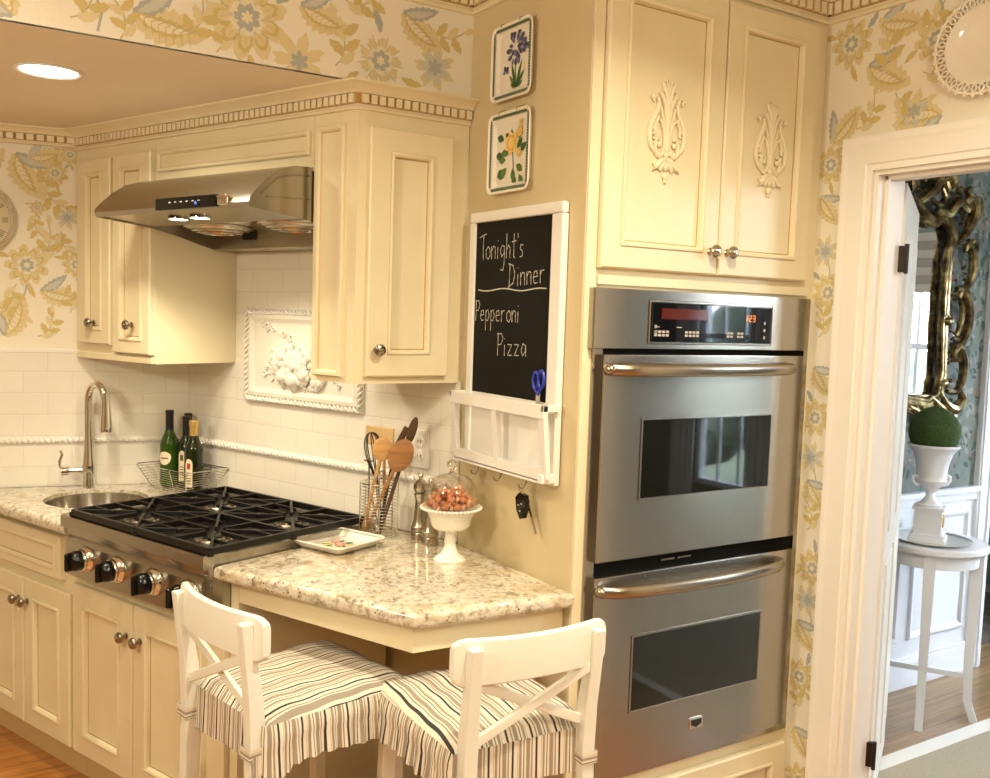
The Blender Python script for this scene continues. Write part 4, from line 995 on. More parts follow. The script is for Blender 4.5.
mb.m('leafgreen').ribbon([(-2.1980, 2.182), (-2.2010, 2.23), (-2.1990, 2.28)], .004, py - .0004)
for i in range(46):
    a = rs.random() * 6.28; q = rs.random() ** .5 * .032; lf(mb, -2.1990 + q * math.cos(a), 2.292 + q * math.sin(a), .021, .0055, a, py - .0005 - .00004 * i, ('bluepetal', 'bluepetal2', 'bluepetal')[i % 3])
for x, z, s_ in ((-2.2480, 2.235, 1), (-2.1480, 2.283, .9)):
    for a in (.5, 2.2, -.5, 3.6): lf(mb, x, z, .016 * s_, .006 * s_, a, py - .0006, 'bluepetal' if a in (.5, 2.2) else 'bluepetal2')
lf(mb, -2.1580, 2.225, .02, .005, 1.9, py, 'yellowrose2'); mb.m('tinyink').ribbon([(-2.2230, 2.178), (-2.2030, 2.180), (-2.1780, 2.177)], .0015, py)
T.part('painted_flower', mb, label='painted blue flower head with green leaves')
for x in (-2.2530, -2.1630):
    mb = MB().m('nickel'); mb.tube([(x, -.002, 2.366), (x, -.014, 2.361), (x, -.026, 2.357), (x, -.026, 2.350)], .0012, 6); T.part('plate_hanger', mb)
T = Thing('wall_plate', 'rectangular white plate with a yellow rose, lower of the two, above the chalkboard', 'plate', FA, (-2.24, 0, 1.9))
square_plate(T, -2.206, 2.010, .208, .222, 0)
mb = MB()
for i in range(20):
    a = rs.random() * 6.28; q = .015 + rs.random() * .045; lf(mb, -2.2030 + q * math.cos(a), 2.000 + q * 1.15 * math.sin(a), .036, .0105, a + rs.uniform(-.5, .5), py - .00003 * i, ('leafgreen', 'leafgreen2')[i % 2])
mb.m('leafgreen').ribbon([(-2.2030, 2.02), (-2.1950, 1.97), (-2.2010, 1.935)], .0035, py - .0006)
for (x, z, s_, m1, m2) in ((-2.2080, 2.035, .026, 'yellowrose', 'yellowrose2'), (-2.1680, 2.060, .012, 'yellowrose2', 'yellowrose'), (-2.1700, 2.005, .011, 'yellowrose', 'yellowrose2'), (-2.1630, 2.085, .008, 'yellowrose2', 'yellowrose')):
    for k_ in range(3):
        for j in range(7 - k_): a = j * 6.28 / (7 - k_) + k_; lf(mb, x, z, 1.35 * s_ * (1 - .27 * k_), s_ * .46, a, py - .001 - .0004 * k_ - .00003 * j, (m2, m1)[k_ % 2])
mb.m('tinyink').ribbon([(-2.2530, 1.950), (-2.2330, 1.952)], .0015, py); mb.ribbon([(-2.2530, 1.944), (-2.2380, 1.945)], .0015, py)
T.part('painted_flower', mb, label='painted yellow rose with green leaves')
mb = MB().m('nickel')
for x in (-2.2530, -2.1630):
    mb = MB().m('nickel'); mb.tube([(x, -.002, 2.131), (x, -.014, 2.126), (x, -.026, 2.121), (x, -.026, 2.114)], .0012, 6); T.part('plate_hanger', mb)

# round lattice plate over the doorway
T = Thing('lattice_plate', 'round white ceramic plate with a pierced lattice rim above the doorway', 'plate', FD, (-1.392, 0, 2.15))
pc = (-1.392, 2.272)
mb = MB().m('ceramic'); mb.lathe([(.05, 0), (.078, .010), (.090, .018), (.093, .020), (.091, .022), (.080, .017), (.060, .008), (0, .007)], (pc[0], -.002, pc[1]), 48, 'y'); T.part('dish', mb)
mb = MB().m('ceramic')
n = 34
for r_, q, y_ in ((.094, .0032, -.022), (.120, .0036, -.026)): mb.tube([(pc[0] + r_ * math.cos(2 * math.pi * i / 64), y_, pc[1] + r_ * math.sin(2 * math.pi * i / 64)) for i in range(64)], q, 8, closed=True)
for i in range(n):
    a = 2 * math.pi * i / n
    for s_ in (-.35, .35):
        a2_ = a + s_ * 2 * math.pi / n; mb.tube([(pc[0] + .094 * math.cos(a), -.022, pc[1] + .094 * math.sin(a)), (pc[0] + .107 * math.cos(a2_), -.024, pc[1] + .107 * math.sin(a2_)), (pc[0] + .120 * math.cos(a), -.026, pc[1] + .120 * math.sin(a))], .0026, 6)
    mb.sphere((pc[0] + .1235 * math.cos(a), -.026, pc[1] + .1235 * math.sin(a)), .0055, (1, .7, 1), 8, 6)
T.part('lattice_rim', mb)

# wall clock on the sink wall
cc = (-.7305, 1.847)
T = Thing('wall_clock', 'round wall clock with Roman numerals and a silver rim at the left edge', 'clock', FL, (cc[0], 0, cc[1] - .13))
mb = MB().m('silver'); mb.lathe([(.128, 0), (.131, .010), (.130, .022), (.124, .030), (.117, .028), (.114, .018)], (cc[0], 0, cc[1]), 48, 'y', cap=False); T.part('rim', mb)
mb = MB().m('clockface'); mb.lathe([(.118, .016), (.116, .019), (0, .019)], (cc[0], 0, cc[1]), 48, 'y'); T.part('face', mb)
mb = MB().m('clockink')
for h_, s_ in enumerate(['XII', 'I', 'II', 'III', 'IIII', 'V', 'VI', 'VII', 'VIII', 'IX', 'X', 'XI']):
    th = R(90 - 30 * h_); W_ = {'I': .007, 'V': .014, 'X': .014}; tot = sum(W_[c] for c in s_); x = -tot / 2
    def tr(px, pz):   # px along tangent (clockwise), pz radially out
        rr_ = .088 + pz; return (cc[0] + rr_ * math.cos(th) + px * math.sin(th), cc[1] + rr_ * math.sin(th) - px * math.cos(th))
    for c in s_:
        q = W_[c]
        if c == 'I': L_ = [((x + q / 2, 0), (x + q / 2, .020))]
        elif c == 'V': L_ = [((x + 1e-3, .020), (x + q / 2, 0)), ((x + q - 1e-3, .020), (x + q / 2, 0))]
        else: L_ = [((x + 1e-3, .020), (x + q - 1e-3, 0)), ((x + q - 1e-3, .020), (x + 1e-3, 0))]
        for a, b in L_: mb.ribbon([tr(*a), tr(*b)], .0026, -.0196)
        x += q
for i in range(60):
    a = i * math.pi / 30; mb.ribbon([(cc[0] + .112 * math.cos(a), cc[1] + .112 * math.sin(a)), (cc[0] + .115 * math.cos(a), cc[1] + .115 * math.sin(a))], .001, -.0196)
T.part('numerals', mb)
mb = MB().m('clockink'); mb.ribbon([(cc[0], cc[1]), (cc[0] - .04, cc[1] + .03)], .004, -.021); mb.ribbon([(cc[0], cc[1]), (cc[0] - .02, cc[1] - .07)], .003, -.0215); T.part('hands', mb)


# recessed light in the lowered ceiling
T = Thing('recessed_light', 'round recessed ceiling light shining in the lowered ceiling over the sink', 'ceiling light', FW, (cx, cy, HL))
mb = MB().m('trimwhite'); mb.lathe([(.070, HL + .05), (.078, HL + .002), (.088, HL - .001), (.090, HL - .004), (.080, HL - .006), (.074, HL - .003), (.069, HL + .05)], (cx, cy, 0), 40); T.part('trim_ring', mb)
mb = MB().m('lamp'); mb.lathe([(.068, HL + .004), (0, HL + .004)], (cx, cy, 0), 40); mb.lathe([(.074, HL + .002), (.074, HL + .004), (.0, HL + .002)], (cx, cy, 0), 40); T.part('lamp_lens', mb)

# ================================================================== COUNTER OBJECTS
# bottles in a wire basket (FR coordinates)
Tb = Thing('wire_basket', 'chrome wire basket with sloping sides holding bottles, in the corner beside the cooktop', 'basket', FR, (-1.29, -.12, ZC))
mb = MB().m('chrome'); zr0, zr1 = ZC + .003, ZC + .088
b0 = (-1.385, -1.165, -.155, -.035); b1 = (-1.432, -1.115, -.190, -.004)
def lerp4(t): return tuple(p + (q - p) * t for p, q in zip(b0, b1))
def rectloop(c4, z): return [(c4[0], c4[2], z), (c4[1], c4[2], z), (c4[1], c4[3], z), (c4[0], c4[3], z)]
for t in [i / 9 for i in range(10)]:
    mb.tube(rectloop(lerp4(t), zr0 + (zr1 - zr0) * t), .0008 if 0 < t < 1 else .0018, 5, closed=True)
for i in range(4): mb.tube([rectloop(b0, zr0)[i], rectloop(b1, zr1)[i]], .0018, 5)
for k_ in (1, 2):
    for (i, j) in ((0, 1), (2, 3)):
        A0, A1 = [Vector(rectloop(b0, zr0)[q]) for q in (i, j)]; B0, B1 = [Vector(rectloop(b1, zr1)[q]) for q in (i, j)]
        mb.tube([A0.lerp(A1, k_ / 3), B0.lerp(B1, k_ / 3)], .0015, 5)
for i in range(1, 9): mb.tube([(b0[0], b0[2] + (b0[3] - b0[2]) * i / 9, zr0), (b0[1], b0[2] + (b0[3] - b0[2]) * i / 9, zr0)], .0009, 5)
Tb.part('wire_frame', mb)
def bottle(label, a, o_, h, r, glassm, capm, neck=.45, lab=None):
    T = Thing('oil_bottle', label, 'bottle', FR, (a, o_, ZC + .005), group='bottles in the wire basket'); z = ZC + .006
    mb = MB().m(glassm); hs = h * (1 - neck)
    mb.lathe([(r * .8, z), (r, z + .006), (r, z + hs * .93), (r * .93, z + hs + .005), (r * .62, z + hs + .028), (r * .40, z + hs + .05), (.0135, z + hs + .065), (.0130, z + h - .03), (.0140, z + h - .012), (.0135, z + h - .004)], (a, o_, 0), 28); T.part('glass_body', mb)
    mb = MB().m(capm)
    if capm == 'goldcap': mb.lathe([(.0150, z + h - .062), (.0152, z + h - .022), (.0170, z + h - .020), (.0175, z + h - .001), (.016, z + h + .003), (0, z + h + .003)], (a, o_, 0), 24)
    else: mb.lathe([(.0148, z + h - .075), (.0145, z + h - .012), (.0155, z + h - .010), (.0155, z + h), (0, z + h + .002)], (a, o_, 0), 24)
    T.part('cap', mb)
    if lab:
        z0_, z1_, half, kind = lab; mb = MB().m('label'); n = 14; ctr = R(-66)
        rows = []
        for i in range(n + 1):
            th = ctr + (i / n - .5) * 2 * half; u = abs(i / n - .5) * 2; e_ = (1 - u ** 2) ** .5 if kind != 'oval' else (1 - u ** 2) ** .5
            zt = z1_ - (1 - e_) * .02; zb = z0_ + ((1 - e_) * .03 if kind == 'oval' else 0)
            rows.append([mb.bm.verts.new((a + (r + .0006) * math.cos(th), o_ + (r + .0006) * math.sin(th), z + q)) for q in (zb, zt)])
        for p, q in zip(rows, rows[1:]): mb.face([p[0], q[0], q[1], p[1]])
        L_ = T.part('label', mb)
        mb = MB().m('labelred' if kind == 'red' else 'labelink')
        def patch(t0, t1, q0, q1):
            P = []
            for i in range(5): th = ctr + t0 + (t1 - t0) * i / 4; P.append((a + (r + .0012) * math.cos(th), o_ + (r + .0012) * math.sin(th)))
            for p, q in zip(P, P[1:]): mb.poly([(*p, z + q0), (*q, z + q0), (*q, z + q1), (*p, z + q1)])
        if kind == 'oval': patch(-half * .55, half * .55, (z0_ + z1_) / 2 - .002, (z0_ + z1_) / 2 + .003)
        else:
            patch(-half * .45, half * .45, z1_ - .038, z1_ - .016)
            mb.m('labelink')
            for k_ in range(5): patch(-half * .6, half * .6, z0_ + .012 + .010 * k_, z0_ + .015 + .010 * k_)
        T.part('label_print', mb, L_)
bottle('green glass wine bottle with a black neck, leftmost in the wire basket', -1.335, -.112, .290, .035, 'bottlegreen', 'black', .42, (.085, .135, .75, 'oval'))
bottle('dark bottle with a black cap, at the back of the wire basket behind the others', -1.318, -.042, .275, .031, 'bottledark', 'black', .42)
bottle('dark olive oil bottle with a pale arched label, middle of the wire basket', -1.262, -.088, .272, .032, 'bottledark', 'black', .42, (.03, .145, .42, 'ink'))
bottle('olive oil bottle with a gold cap and red crest label, rightmost in the basket', -1.182, -.112, .262, .034, 'bottledark', 'goldcap', .38, (.02, .125, .42, 'red'))

# flower dish lying on the counter
T = Thing('serving_dish', 'square white dish with a leaf border and red flower lying on the granite counter', 'plate', FR, (-.262, -.29, ZC))
P4 = Frame((0, 0), 0)
def dish_h(T, cx_, cy_, s_, ang):
    mb = MB().m('ceramic'); z = ZC
    def rr(h_, r_, zz, n=5):
        P = []
        for (sx, sy, a0) in ((1, 1, 0), (-1, 1, 90), (-1, -1, 180), (1, -1, 270)):
            for i in range(n + 1):
                a = R(a0 + 90 * i / n); x, y = sx * (h_ - r_) + r_ * math.cos(a), sy * (h_ - r_) + r_ * math.sin(a)
                P.append((cx_ + x * math.cos(ang) - y * math.sin(ang), cy_ + x * math.sin(ang) + y * math.cos(ang), zz))
        return P
    prof = [(s_ - .032, .012, z), (s_ - .022, .014, z + .004), (s_ - .003, .018, z + .022), (s_, .018, z + .024), (s_ - .002, .018, z + .027), (s_ - .006, .018, z + .026), (s_ - .024, .012, z + .009), (s_ - .030, .010, z + .007)]
    rows = [[mb.bm.verts.new(p) for p in rr(*q)] for q in prof]; n = len(rows[0])
    for a, b in zip(rows, rows[1:]):
        for i in range(n): mb.face([a[i], a[(i + 1) % n], b[(i + 1) % n], b[i]])
    mb.face(rows[0][::-1]); mb.face(rows[-1]); T.part('dish', mb)
    def W2(x, y, zz): return (cx_ + x * math.cos(ang) - y * math.sin(ang), cy_ + x * math.sin(ang) + y * math.cos(ang), zz)
    mb = MB().m('borderleaf'); q = s_ - .011
    for i in range(int(2 * q / .0085)):
        t = -q + .006 + i * .0085
        for (x, y, ax) in ((t, q, 0), (t, -q, 0), (q, t, 1), (-q, t, 1)):
            a_, b_ = (.0026, .0038) if ax == 0 else (.0038, .0026); zi = z + .0232
            k1 = (.0022 if y > 0 else -.0022, 0) if ax == 0 else (0, 0)
            mb.poly([W2(x - a_, y, zi), W2(x, y - b_, zi - (.002 if (ax == 0 and y > 0) else -.002 if (ax == 0) else 0)), W2(x + a_, y, zi), W2(x, y + b_, zi + (.002 if (ax == 0 and y > 0) else -.002 if ax == 0 else 0))])
    T.part('leaf_border', mb, label='green leaf border')
    mb = MB(); rs_ = random.Random(2)
    def lfh(x, y, L_, W_, a, dz, m):
        mb.m(m); P = [(L_ * i / 8, W_ * math.sin(math.pi * i / 8)) for i in range(9)] + [(L_ * (1 - i / 8), -W_ * math.sin(math.pi * i / 8)) for i in range(9)]
        mb.poly([W2(x + math.cos(a) * p[0] - math.sin(a) * p[1], y + math.sin(a) * p[0] + math.cos(a) * p[1], z + .0076 + dz) for p in P])
    for i in range(12): a = rs_.random() * 6.28; lfh(.02 * math.cos(a), .02 * math.sin(a), .028, .006, a, .0001 * i, 'leafgreen2' if i % 2 else 'yellowrose2')
    for c_ in ((.005, .0), (-.02, .012), (.02, -.012)):
        for k_ in range(2):
            for j in range(6): lfh(c_[0], c_[1], .017 * (1 - .35 * k_), .006, j * 1.05 + k_, .0015 + .0003 * k_ + .00003 * j, ('redpetal', 'pinkpetal')[k_])
    T.part('painted_flower', mb, label='painted red flower')
dish_h(T, -.218, -.292, .104, R(3))

# utensil holder
ua, uo = -.235, -.105
T = Thing('utensil_holder', 'cylindrical chrome wire holder full of kitchen utensils', 'utensil holder', FR, (ua, uo, ZC))
mb = MB().m('chrome'); ur = .058
for i in range(17): mb.tube([(ua + ur * math.cos(2 * math.pi * k_ / 32), uo + ur * math.sin(2 * math.pi * k_ / 32), ZC + .006 + i * .0100) for k_ in range(32)], .0011 if i not in (0, 16) else .0022, 5, closed=True)
for k_ in range(8): a = k_ * math.pi / 4; mb.tube([(ua + (ur + .001) * math.cos(a), uo + (ur + .001) * math.sin(a), ZC + .002), (ua + (ur + .001) * math.cos(a), uo + (ur + .001) * math.sin(a), ZC + .168)], .0016, 5)
for k_ in range(-4, 5): x = k_ * .012; q = math.sqrt(ur ** 2 - x ** 2); mb.tube([(ua + x, uo - q, ZC + .006), (ua + x, uo + q, ZC + .006)], .0012, 5)
T.part('wire_frame', mb)
def aim(p0, p1):   # rotation taking z to direction, flat side facing the room
    d = (Vector(p1) - Vector(p0)).normalized(); v = Vector((-.62, .78, 0)); v = (v - d * v.dot(d)).normalized(); x = v.cross(d)
    return Matrix((x, v, d)).transposed()
def spoon(label, foot, head, hw, hl, m, thick=.25, face=None):
    T = Thing('wooden_spoon', label, 'kitchen utensil', FR, foot)
    mb = MB().m(m); mb.tube([foot, tuple(Vector(foot).lerp(Vector(head), .5)), head], [.0065, .0060, .0055], 10); T.part('handle', mb)
    d = (Vector(head) - Vector(foot)).normalized(); c = Vector(head) + d * hl * .8
    rot = aim(foot, head); mb = MB().m(m); mb.sphere(c, 1, (hw, hw * thick, hl), 20, 12, rot)
    T.part('bowl', mb); return T
zf = ZC + .010
# placed so that the spoon faces turn to the room
def uz(a, o_, z): return (a, o_, z)
sp1 = spoon('pale wooden spoon with a round bowl, front left in the utensil holder', (ua - .040, uo - .028, zf), (ua + .028, uo - .030, ZC + .246), .031, .038, 'wood_pale')
sp2 = spoon('large brown wooden spoon, tallest bowl leaning right in the utensil holder', (ua - .020, uo - .042, zf), (ua + .082, uo - .020, ZC + .222), .036, .056, 'wood_mid')
sp3 = spoon('thin dark wooden spoon standing at the back right of the utensil holder', (ua + .030, uo - .030, zf), (ua + .098, uo + .020, ZC + .300), .014, .045, 'wood_dark')
T = Thing('whisk', 'balloon whisk of dark wire at the left of the utensil holder', 'kitchen utensil', FR, (ua - .03, uo + .012, zf))
mb = MB().m('silver'); f0, f1 = Vector((ua + .005, uo + .012, zf)), Vector((ua - .016, uo + .000, ZC + .185)); mb.tube([f0, f1], .006, 10); T.part('handle', mb)
mb = MB().m('black'); d = (f1 - f0).normalized(); rt = aim(f0, f1)
for k_ in range(4):
    a = math.pi * k_ / 4; P = []
    for i in range(17):
        t = math.pi * i / 16; wv = .030 * math.sin(t) ** .8 if t < math.pi / 2 else .030 * math.sin(t) ** .8
        s_ = -1 + 2 * i / 16; rr_ = .030 * (1 - abs(s_) ** 3) if False else .030 * math.cos(s_ * math.pi / 2) ** .0
        # loop: goes up one side, over the top, and down the other
        ang_ = math.pi * i / 16; x = -.040 * math.cos(ang_) * (.15 + .85 * math.sin(ang_) ** .5); zz = .135 * math.sin(ang_) ** .7
        v = rt @ Vector((x * math.cos(a), x * math.sin(a), zz)); P.append(f1 + v)
    mb.tube(P, .0018, 6)
T.part('wire_loops', mb)
T = Thing('spatula', 'square beige spatula head behind the whisk in the utensil holder', 'kitchen utensil', FR, (ua - .03, uo + .02, zf))
mb = MB().m('wood_pale'); mb.tube([(ua - .005, uo + .030, zf), (ua - .020, uo + .037, ZC + .28)], .005, 8); T.part('handle', mb)
mb = MB().m('beige_rubber'); mb.box(ua - .100, ua + .020, uo + .032, uo + .042, ZC + .272, ZC + .332, .004); T.part('blade', mb)
T = Thing('turner', 'dark spatula turned edge-on, highest of the tools at the back of the utensil holder', 'kitchen utensil', FR, (ua + .02, uo + .01, zf))
mb = MB().m('black'); mb.tube([(ua + .0, uo + .0, zf), (ua + .050, uo + .014, ZC + .27)], .005, 8); T.part('handle', mb)
mb = MB().m('wood_dark'); mb.bar((ua + .048, uo + .014, ZC + .262), (ua + .088, uo + .022, ZC + .345), .006, .030, up=(1, 0, 0), w1=(.005, .018), bev=.002); T.part('blade', mb)
T = Thing('ladle', 'steel ladle with a looped handle end in the utensil holder', 'kitchen utensil', FR, (ua, uo, zf))
mb = MB().m('silver'); mb.tube([(ua + .02, uo - .02, zf + .01), (ua - .005, uo - .030, ZC + .13), (ua + .006, uo - .034, ZC + .175), (ua + .030, uo - .03, ZC + .205), (ua + .042, uo - .022, ZC + .212)], .0032, 8); T.part('handle', mb)
mb = MB().m('silver'); mb.sphere((ua + .02, uo - .018, zf + .016), .018, (1, 1, .7)); T.part('bowl', mb)
T = Thing('peeler', 'narrow steel tool with a T-shaped top at the left side of the utensil holder', 'kitchen utensil', FR, (ua - .05, uo, zf))
mb = MB().m('silver'); mb.tube([(ua - .045, uo + .0, zf), (ua - .047, uo, ZC + .225)], .003, 8); mb.tube([(ua - .066, uo, ZC + .226), (ua - .030, uo, ZC + .228)], .0035, 8); T.part('handle', mb)
# pepper mills
def mill(label, a, o_, h):
    T = Thing('pepper_mill', label, 'pepper mill', FR, (a, o_, ZC), group='brushed steel mills on the counter')
    mb = MB().m('pewter'); z = ZC; P = [(.026, 0), (.027, .02), (.0255, .10), (.0235, .12), (.027, .14), (.027, .20), (.024, .22), (.020, .30), (.0165, .45), (.0150, .58), (.0165, .64), (.0195, .67), (.0195, .70)]
    mb.lathe([(r_, z + t * h) for r_, t in P], (a, o_, 0), 28); T.part('mill_body', mb)
    mb = MB().m('pewter'); mb.lathe([(.012, z + .70 * h), (.018, z + .73 * h), (.0225, z + .79 * h), (.0205, z + .86 * h), (.012, z + .90 * h), (.006, z + .91 * h), (.0055, z + .94 * h), (.009, z + .97 * h), (.007, z + h), (0, z + h + .001)], (a, o_, 0), 24); T.part('mill_head', mb)
mill('tall brushed steel pepper mill just right of the utensil holder', -.105, -.060, .205)
mill('brushed steel pepper mill partly hidden behind the glass domed stand', -.040, -.085, .200)

# pedestal stand with glass dome and candies
pa, po = toR(1.322, 2.275)
Tp = Thing('pedestal_stand', 'white pedestal dish with a beaded rim holding candies under glass', 'cake stand', FR, (pa, po, ZC))
mb = MB().m('ceramic'); z = ZC
mb.lathe([(.046, z), (.047, z + .003), (.040, z + .010), (.026, z + .020), (.017, z + .038), (.0155, z + .048), (.018, z + .055), (.0165, z + .062), (.014, z + .072), (.017, z + .082), (.022, z + .088)], (pa, po, 0), 40); Tp.part('stem', mb)
mb = MB().m('ceramic'); mb.lathe([(.022, z + .086), (.048, z + .092), (.056, z + .102), (.062, z + .125), (.072, z + .146), (.082, z + .150), (.083, z + .154), (.070, z + .152), (.060, z + .150), (0, z + .150)], (pa, po, 0), 48)
for i in range(46): a = 2 * math.pi * i / 46; mb.sphere((pa + .084 * math.cos(a), po + .084 * math.sin(a), z + .151), .0048, (1, 1, .9), 8, 6)
Tp.part('dish', mb)
Td = Thing('glass_dome', 'clear glass dome with a round knob standing on the white pedestal dish', 'glass dome', FR, (pa, po, z + .152))
mb = MB().m('domeglass'); mb.lathe([(.0745, z + .156), (.0750, z + .162), (.0735, z + .190), (.068, z + .212), (.056, z + .230), (.038, z + .241), (.018, z + .245), (.009, z + .247)], (pa, po, 0), 44, cap=False); Td.part('bell', mb)
glass('solidglass', (.96, .94, .88), .0)
mb = MB().m('solidglass'); mb.lathe([(.012, z + .246), (.008, z + .252), (.0075, z + .258), (.013, z + .264), (.0165, z + .272), (.014, z + .281), (.006, z + .286), (0, z + .287)], (pa, po, 0), 24); Td.part('knob', mb)
# one wrapped candy, then copies
rs = random.Random(11)
base_c = None; spots = []
for lay, (rad, nn, zz) in enumerate(((.058, 11, .167), (.036, 7, .170), (.012, 2, .170), (.050, 8, .183), (.028, 5, .187), (.004, 1, .190), (.034, 4, .198), (.008, 1, .205))):
    for i in range(nn): a = 2 * math.pi * i / nn + lay; spots.append((pa + rad * math.cos(a), po + rad * math.sin(a), z + zz - .004 + rs.uniform(-.001, .001)))
for i, p in enumerate(spots):
    if base_c is None:
        Tc = Thing('wrapped_candy', 'amber wrapped hard candy heaped under the glass dome', 'candy', FR, p, group='candies under the glass dome')
        mb = MB().m('candy'); mb.sphere(p, .0098, (1, .8, .7), 10, 7); Tc.part('sweet', mb)
        mb = MB().m('candy2')
        for s_ in (-1, 1):
            q = []
            for k_ in range(9): a = -1.0 + 2.0 * k_ / 8; q.append((p[0] + s_ * (.008 + .009 * math.cos(a)), p[1] + .0018 * (-1) ** k_, p[2] + .0085 * math.sin(a)))
            mb.poly([(p[0] + s_ * .007, p[1], p[2])] + q)
        Tc.part('wrapper', mb); base_c = Tc.o
        base_c.rotation_euler = (rs.random() * 1.0, rs.random() * 1.0, rs.random() * 6.28)
    else:
        c = copy_tree(base_c); c.location = FR.pt(*p); c.scale = (1.3,) * 3; c.rotation_euler = (rs.uniform(-.6, .6), rs.uniform(-.6, .6), rs.random() * 6.28)

# ================================================================== BAR STOOLS
def make_stool(label, cx, cy, deg, toprise=0):
    F = Frame((cx, cy), deg)
    T = Thing('bar_stool', label, 'stool', F, (0, 0, 0), group='white cross-back stools at the counter')
    zs = .63; xb = .147; m = 'chairwhite'
    for s_ in (-1, 1):
        # back leg and post in one
        P = [(s_ * .160, -.225, 0), (s_ * .156, -.200, .30), (s_ * xb, -.195, .60), (s_ * xb, -.203, .72), (s_ * (xb + .004), -.228, .893)]
        mb = MB().m(m)
        rows = []
        for i, (x, y, z) in enumerate(P):
            wx = (.030, .032, .033, .032, .027)[i]; wy = (.028, .034, .042, .036, .026)[i]
            rows.append([mb.bm.verts.new((x + a * wx / 2, y + b * wy / 2, z)) for a, b in ((-1, -1), (1, -1), (1, 1), (-1, 1))])
        for a, b in zip(rows, rows[1:]):
            for i in range(4): mb.face([a[i], a[(i + 1) % 4], b[(i + 1) % 4], b[i]])
        mb.face(rows[0][::-1]); mb.face(rows[-1])
        es = [e for e in mb.bm.edges if abs((e.verts[0].co - e.verts[1].co).z) > .05 or e.verts[0].co.z > .89]
        bmesh.ops.bevel(mb.bm, geom=es, offset=.004, segments=2, affect='EDGES', profile=.5)
        for f in mb.bm.faces: f.smooth = True
        T.part('back_post', mb)
        mb = MB().m(m); mb.bar((s_ * .172, .190, 0), (s_ * .160, .172, zs - .02), .027, .027, up=(0, 1, 0), bev=.003, w1=(.037, .037)); T.part('leg', mb)
        mb = MB().m(m); mb.bar((s_ * .157, -.200, .24), (s_ * .167, .182, .24), .018, .032, bev=.002); T.part('side_stretcher', mb)
    mb = MB().m(m); mb.box(-.160, .160, .175, .193, .19, .225, .003); T.part('footrest', mb)
    mb = MB().m(m); mb.box(-.155, .155, -.210, -.192, .28, .312, .003); T.part('rear_stretcher', mb)
    mb = MB().m(m); mb.box(-.172, .172, -.17, .195, zs - .035, zs, .006); T.part('seat', mb)
    # curved top rail
    mb = MB().m(m); n = 16; rows = []
    for i in range(n + 1):
        t = -math.cos(math.pi * i / n); x = t * .188; yb_ = -.196 - .036 * (1 - t * t); ed = min(1, max(0, (abs(t) - .84) / .16))
        zt = .908 - .020 * (1 - (1 - ed ** 2) ** .5); zb = .806 + .008 * (1 - t * t) + .020 * (1 - (1 - ed ** 2) ** .5)
        rows.append([mb.bm.verts.new((x, yb_ + dy, z)) for dy, z in ((-.009, zb + .004), (-.005, zb), (.006, zb), (.010, zb + .004), (.0101, (zb + zt) / 2), (.010, zt - .004), (.006, zt), (-.005, zt), (-.009, zt - .004))])
    for a, b in zip(rows, rows[1:]):
        for i in range(9): mb.face([a[i], a[(i + 1) % 9], b[(i + 1) % 9], b[i]])
    mb.face(rows[0][::-1]); mb.face(rows[-1]); T.part('top_rail', mb, sharp=50)
    # X brace
    for s_ in (-1, 1):
        mb = MB().m(m); yo_ = .004 * s_
        mb.bar((-s_ * .138, -.216 + yo_, .812), (s_ * .138, -.200 + yo_, .682), .012, .022, up=(0, 0, 1), bev=.003); T.part('cross_brace', mb)
    # fabric cover: cushion top and pleated skirt
    mb = MB().m('ticking'); uvl = mb.bm.loops.layers.uv.new('UVMap'); n = 22
    x_at = lambda t: .174 + .014 * t            # half width, back -> front
    y0, y1 = -.188, .222
    def zc(u, v):
        e_ = (1 - abs(u) ** 6) * (1 - abs(v) ** 6); return .655 + .036 * max(0, e_) ** .5 + .002 * math.sin(u * 9 + v * 4) + .0016 * math.sin(v * 13 - u * 3)
    G = []
    for j in range(n + 1):
        v = -1 + 2 * j / n; row = []
        for i in range(n + 1):
            u = -1 + 2 * i / n
            rc = 1 - .045 * (abs(u) ** 8 + 0) * (abs(v) ** 8) * 1.6
            hx = x_at((v + 1) / 2); x = u * hx * rc; y = ((y0 + y1) / 2 + v * (y1 - y0) / 2) * 1
            if abs(u) > .99 and abs(v) > .99: x *= .96; y *= .97
            row.append(mb.bm.verts.new((x, y, zc(u, v))))
        G.append(row)
    for j in range(n):
        for i in range(n):
            f = mb.face([G[j][i], G[j][i + 1], G[j + 1][i + 1], G[j + 1][i]])
            for l in f.loops: l[uvl].uv = (l.vert.co.x + .3, l.vert.co.y)
    T.part('cushion_cover', mb, label='cream, grey and black striped cotton cover', sharp=80)
    mb = MB().m('ticking'); uvl = mb.bm.loops.layers.uv.new('UVMap')
    # perimeter from back-left around front to back-right, then the back
    per = []
    def seg(p, q, k):
        for i in range(k): t = i / k; per.append((p[0] + (q[0] - p[0]) * t, p[1] + (q[1] - p[1]) * t))
    A_, B_, C_, D_ = (-.174, y0), (-.188, y1), (.188, y1), (.174, y0)
    r_ = .03
    seg((A_[0], A_[1] + .0), (B_[0], B_[1] - r_), 60); seg((B_[0], B_[1] - r_), (B_[0] + r_, B_[1]), 6); seg((B_[0] + r_, B_[1]), (C_[0] - r_, C_[1]), 60); seg((C_[0] - r_, C_[1]), (C_[0], C_[1] - r_), 6); seg((C_[0], C_[1] - r_), D_, 60); seg(D_, A_, 56)
    N_ = len(per); rows = []; s_acc = 0; U = [0]
    for i in range(N_): a, b = per[i], per[(i + 1) % N_]; s_acc += math.hypot(b[0] - a[0], b[1] - a[1]); U.append(s_acc)
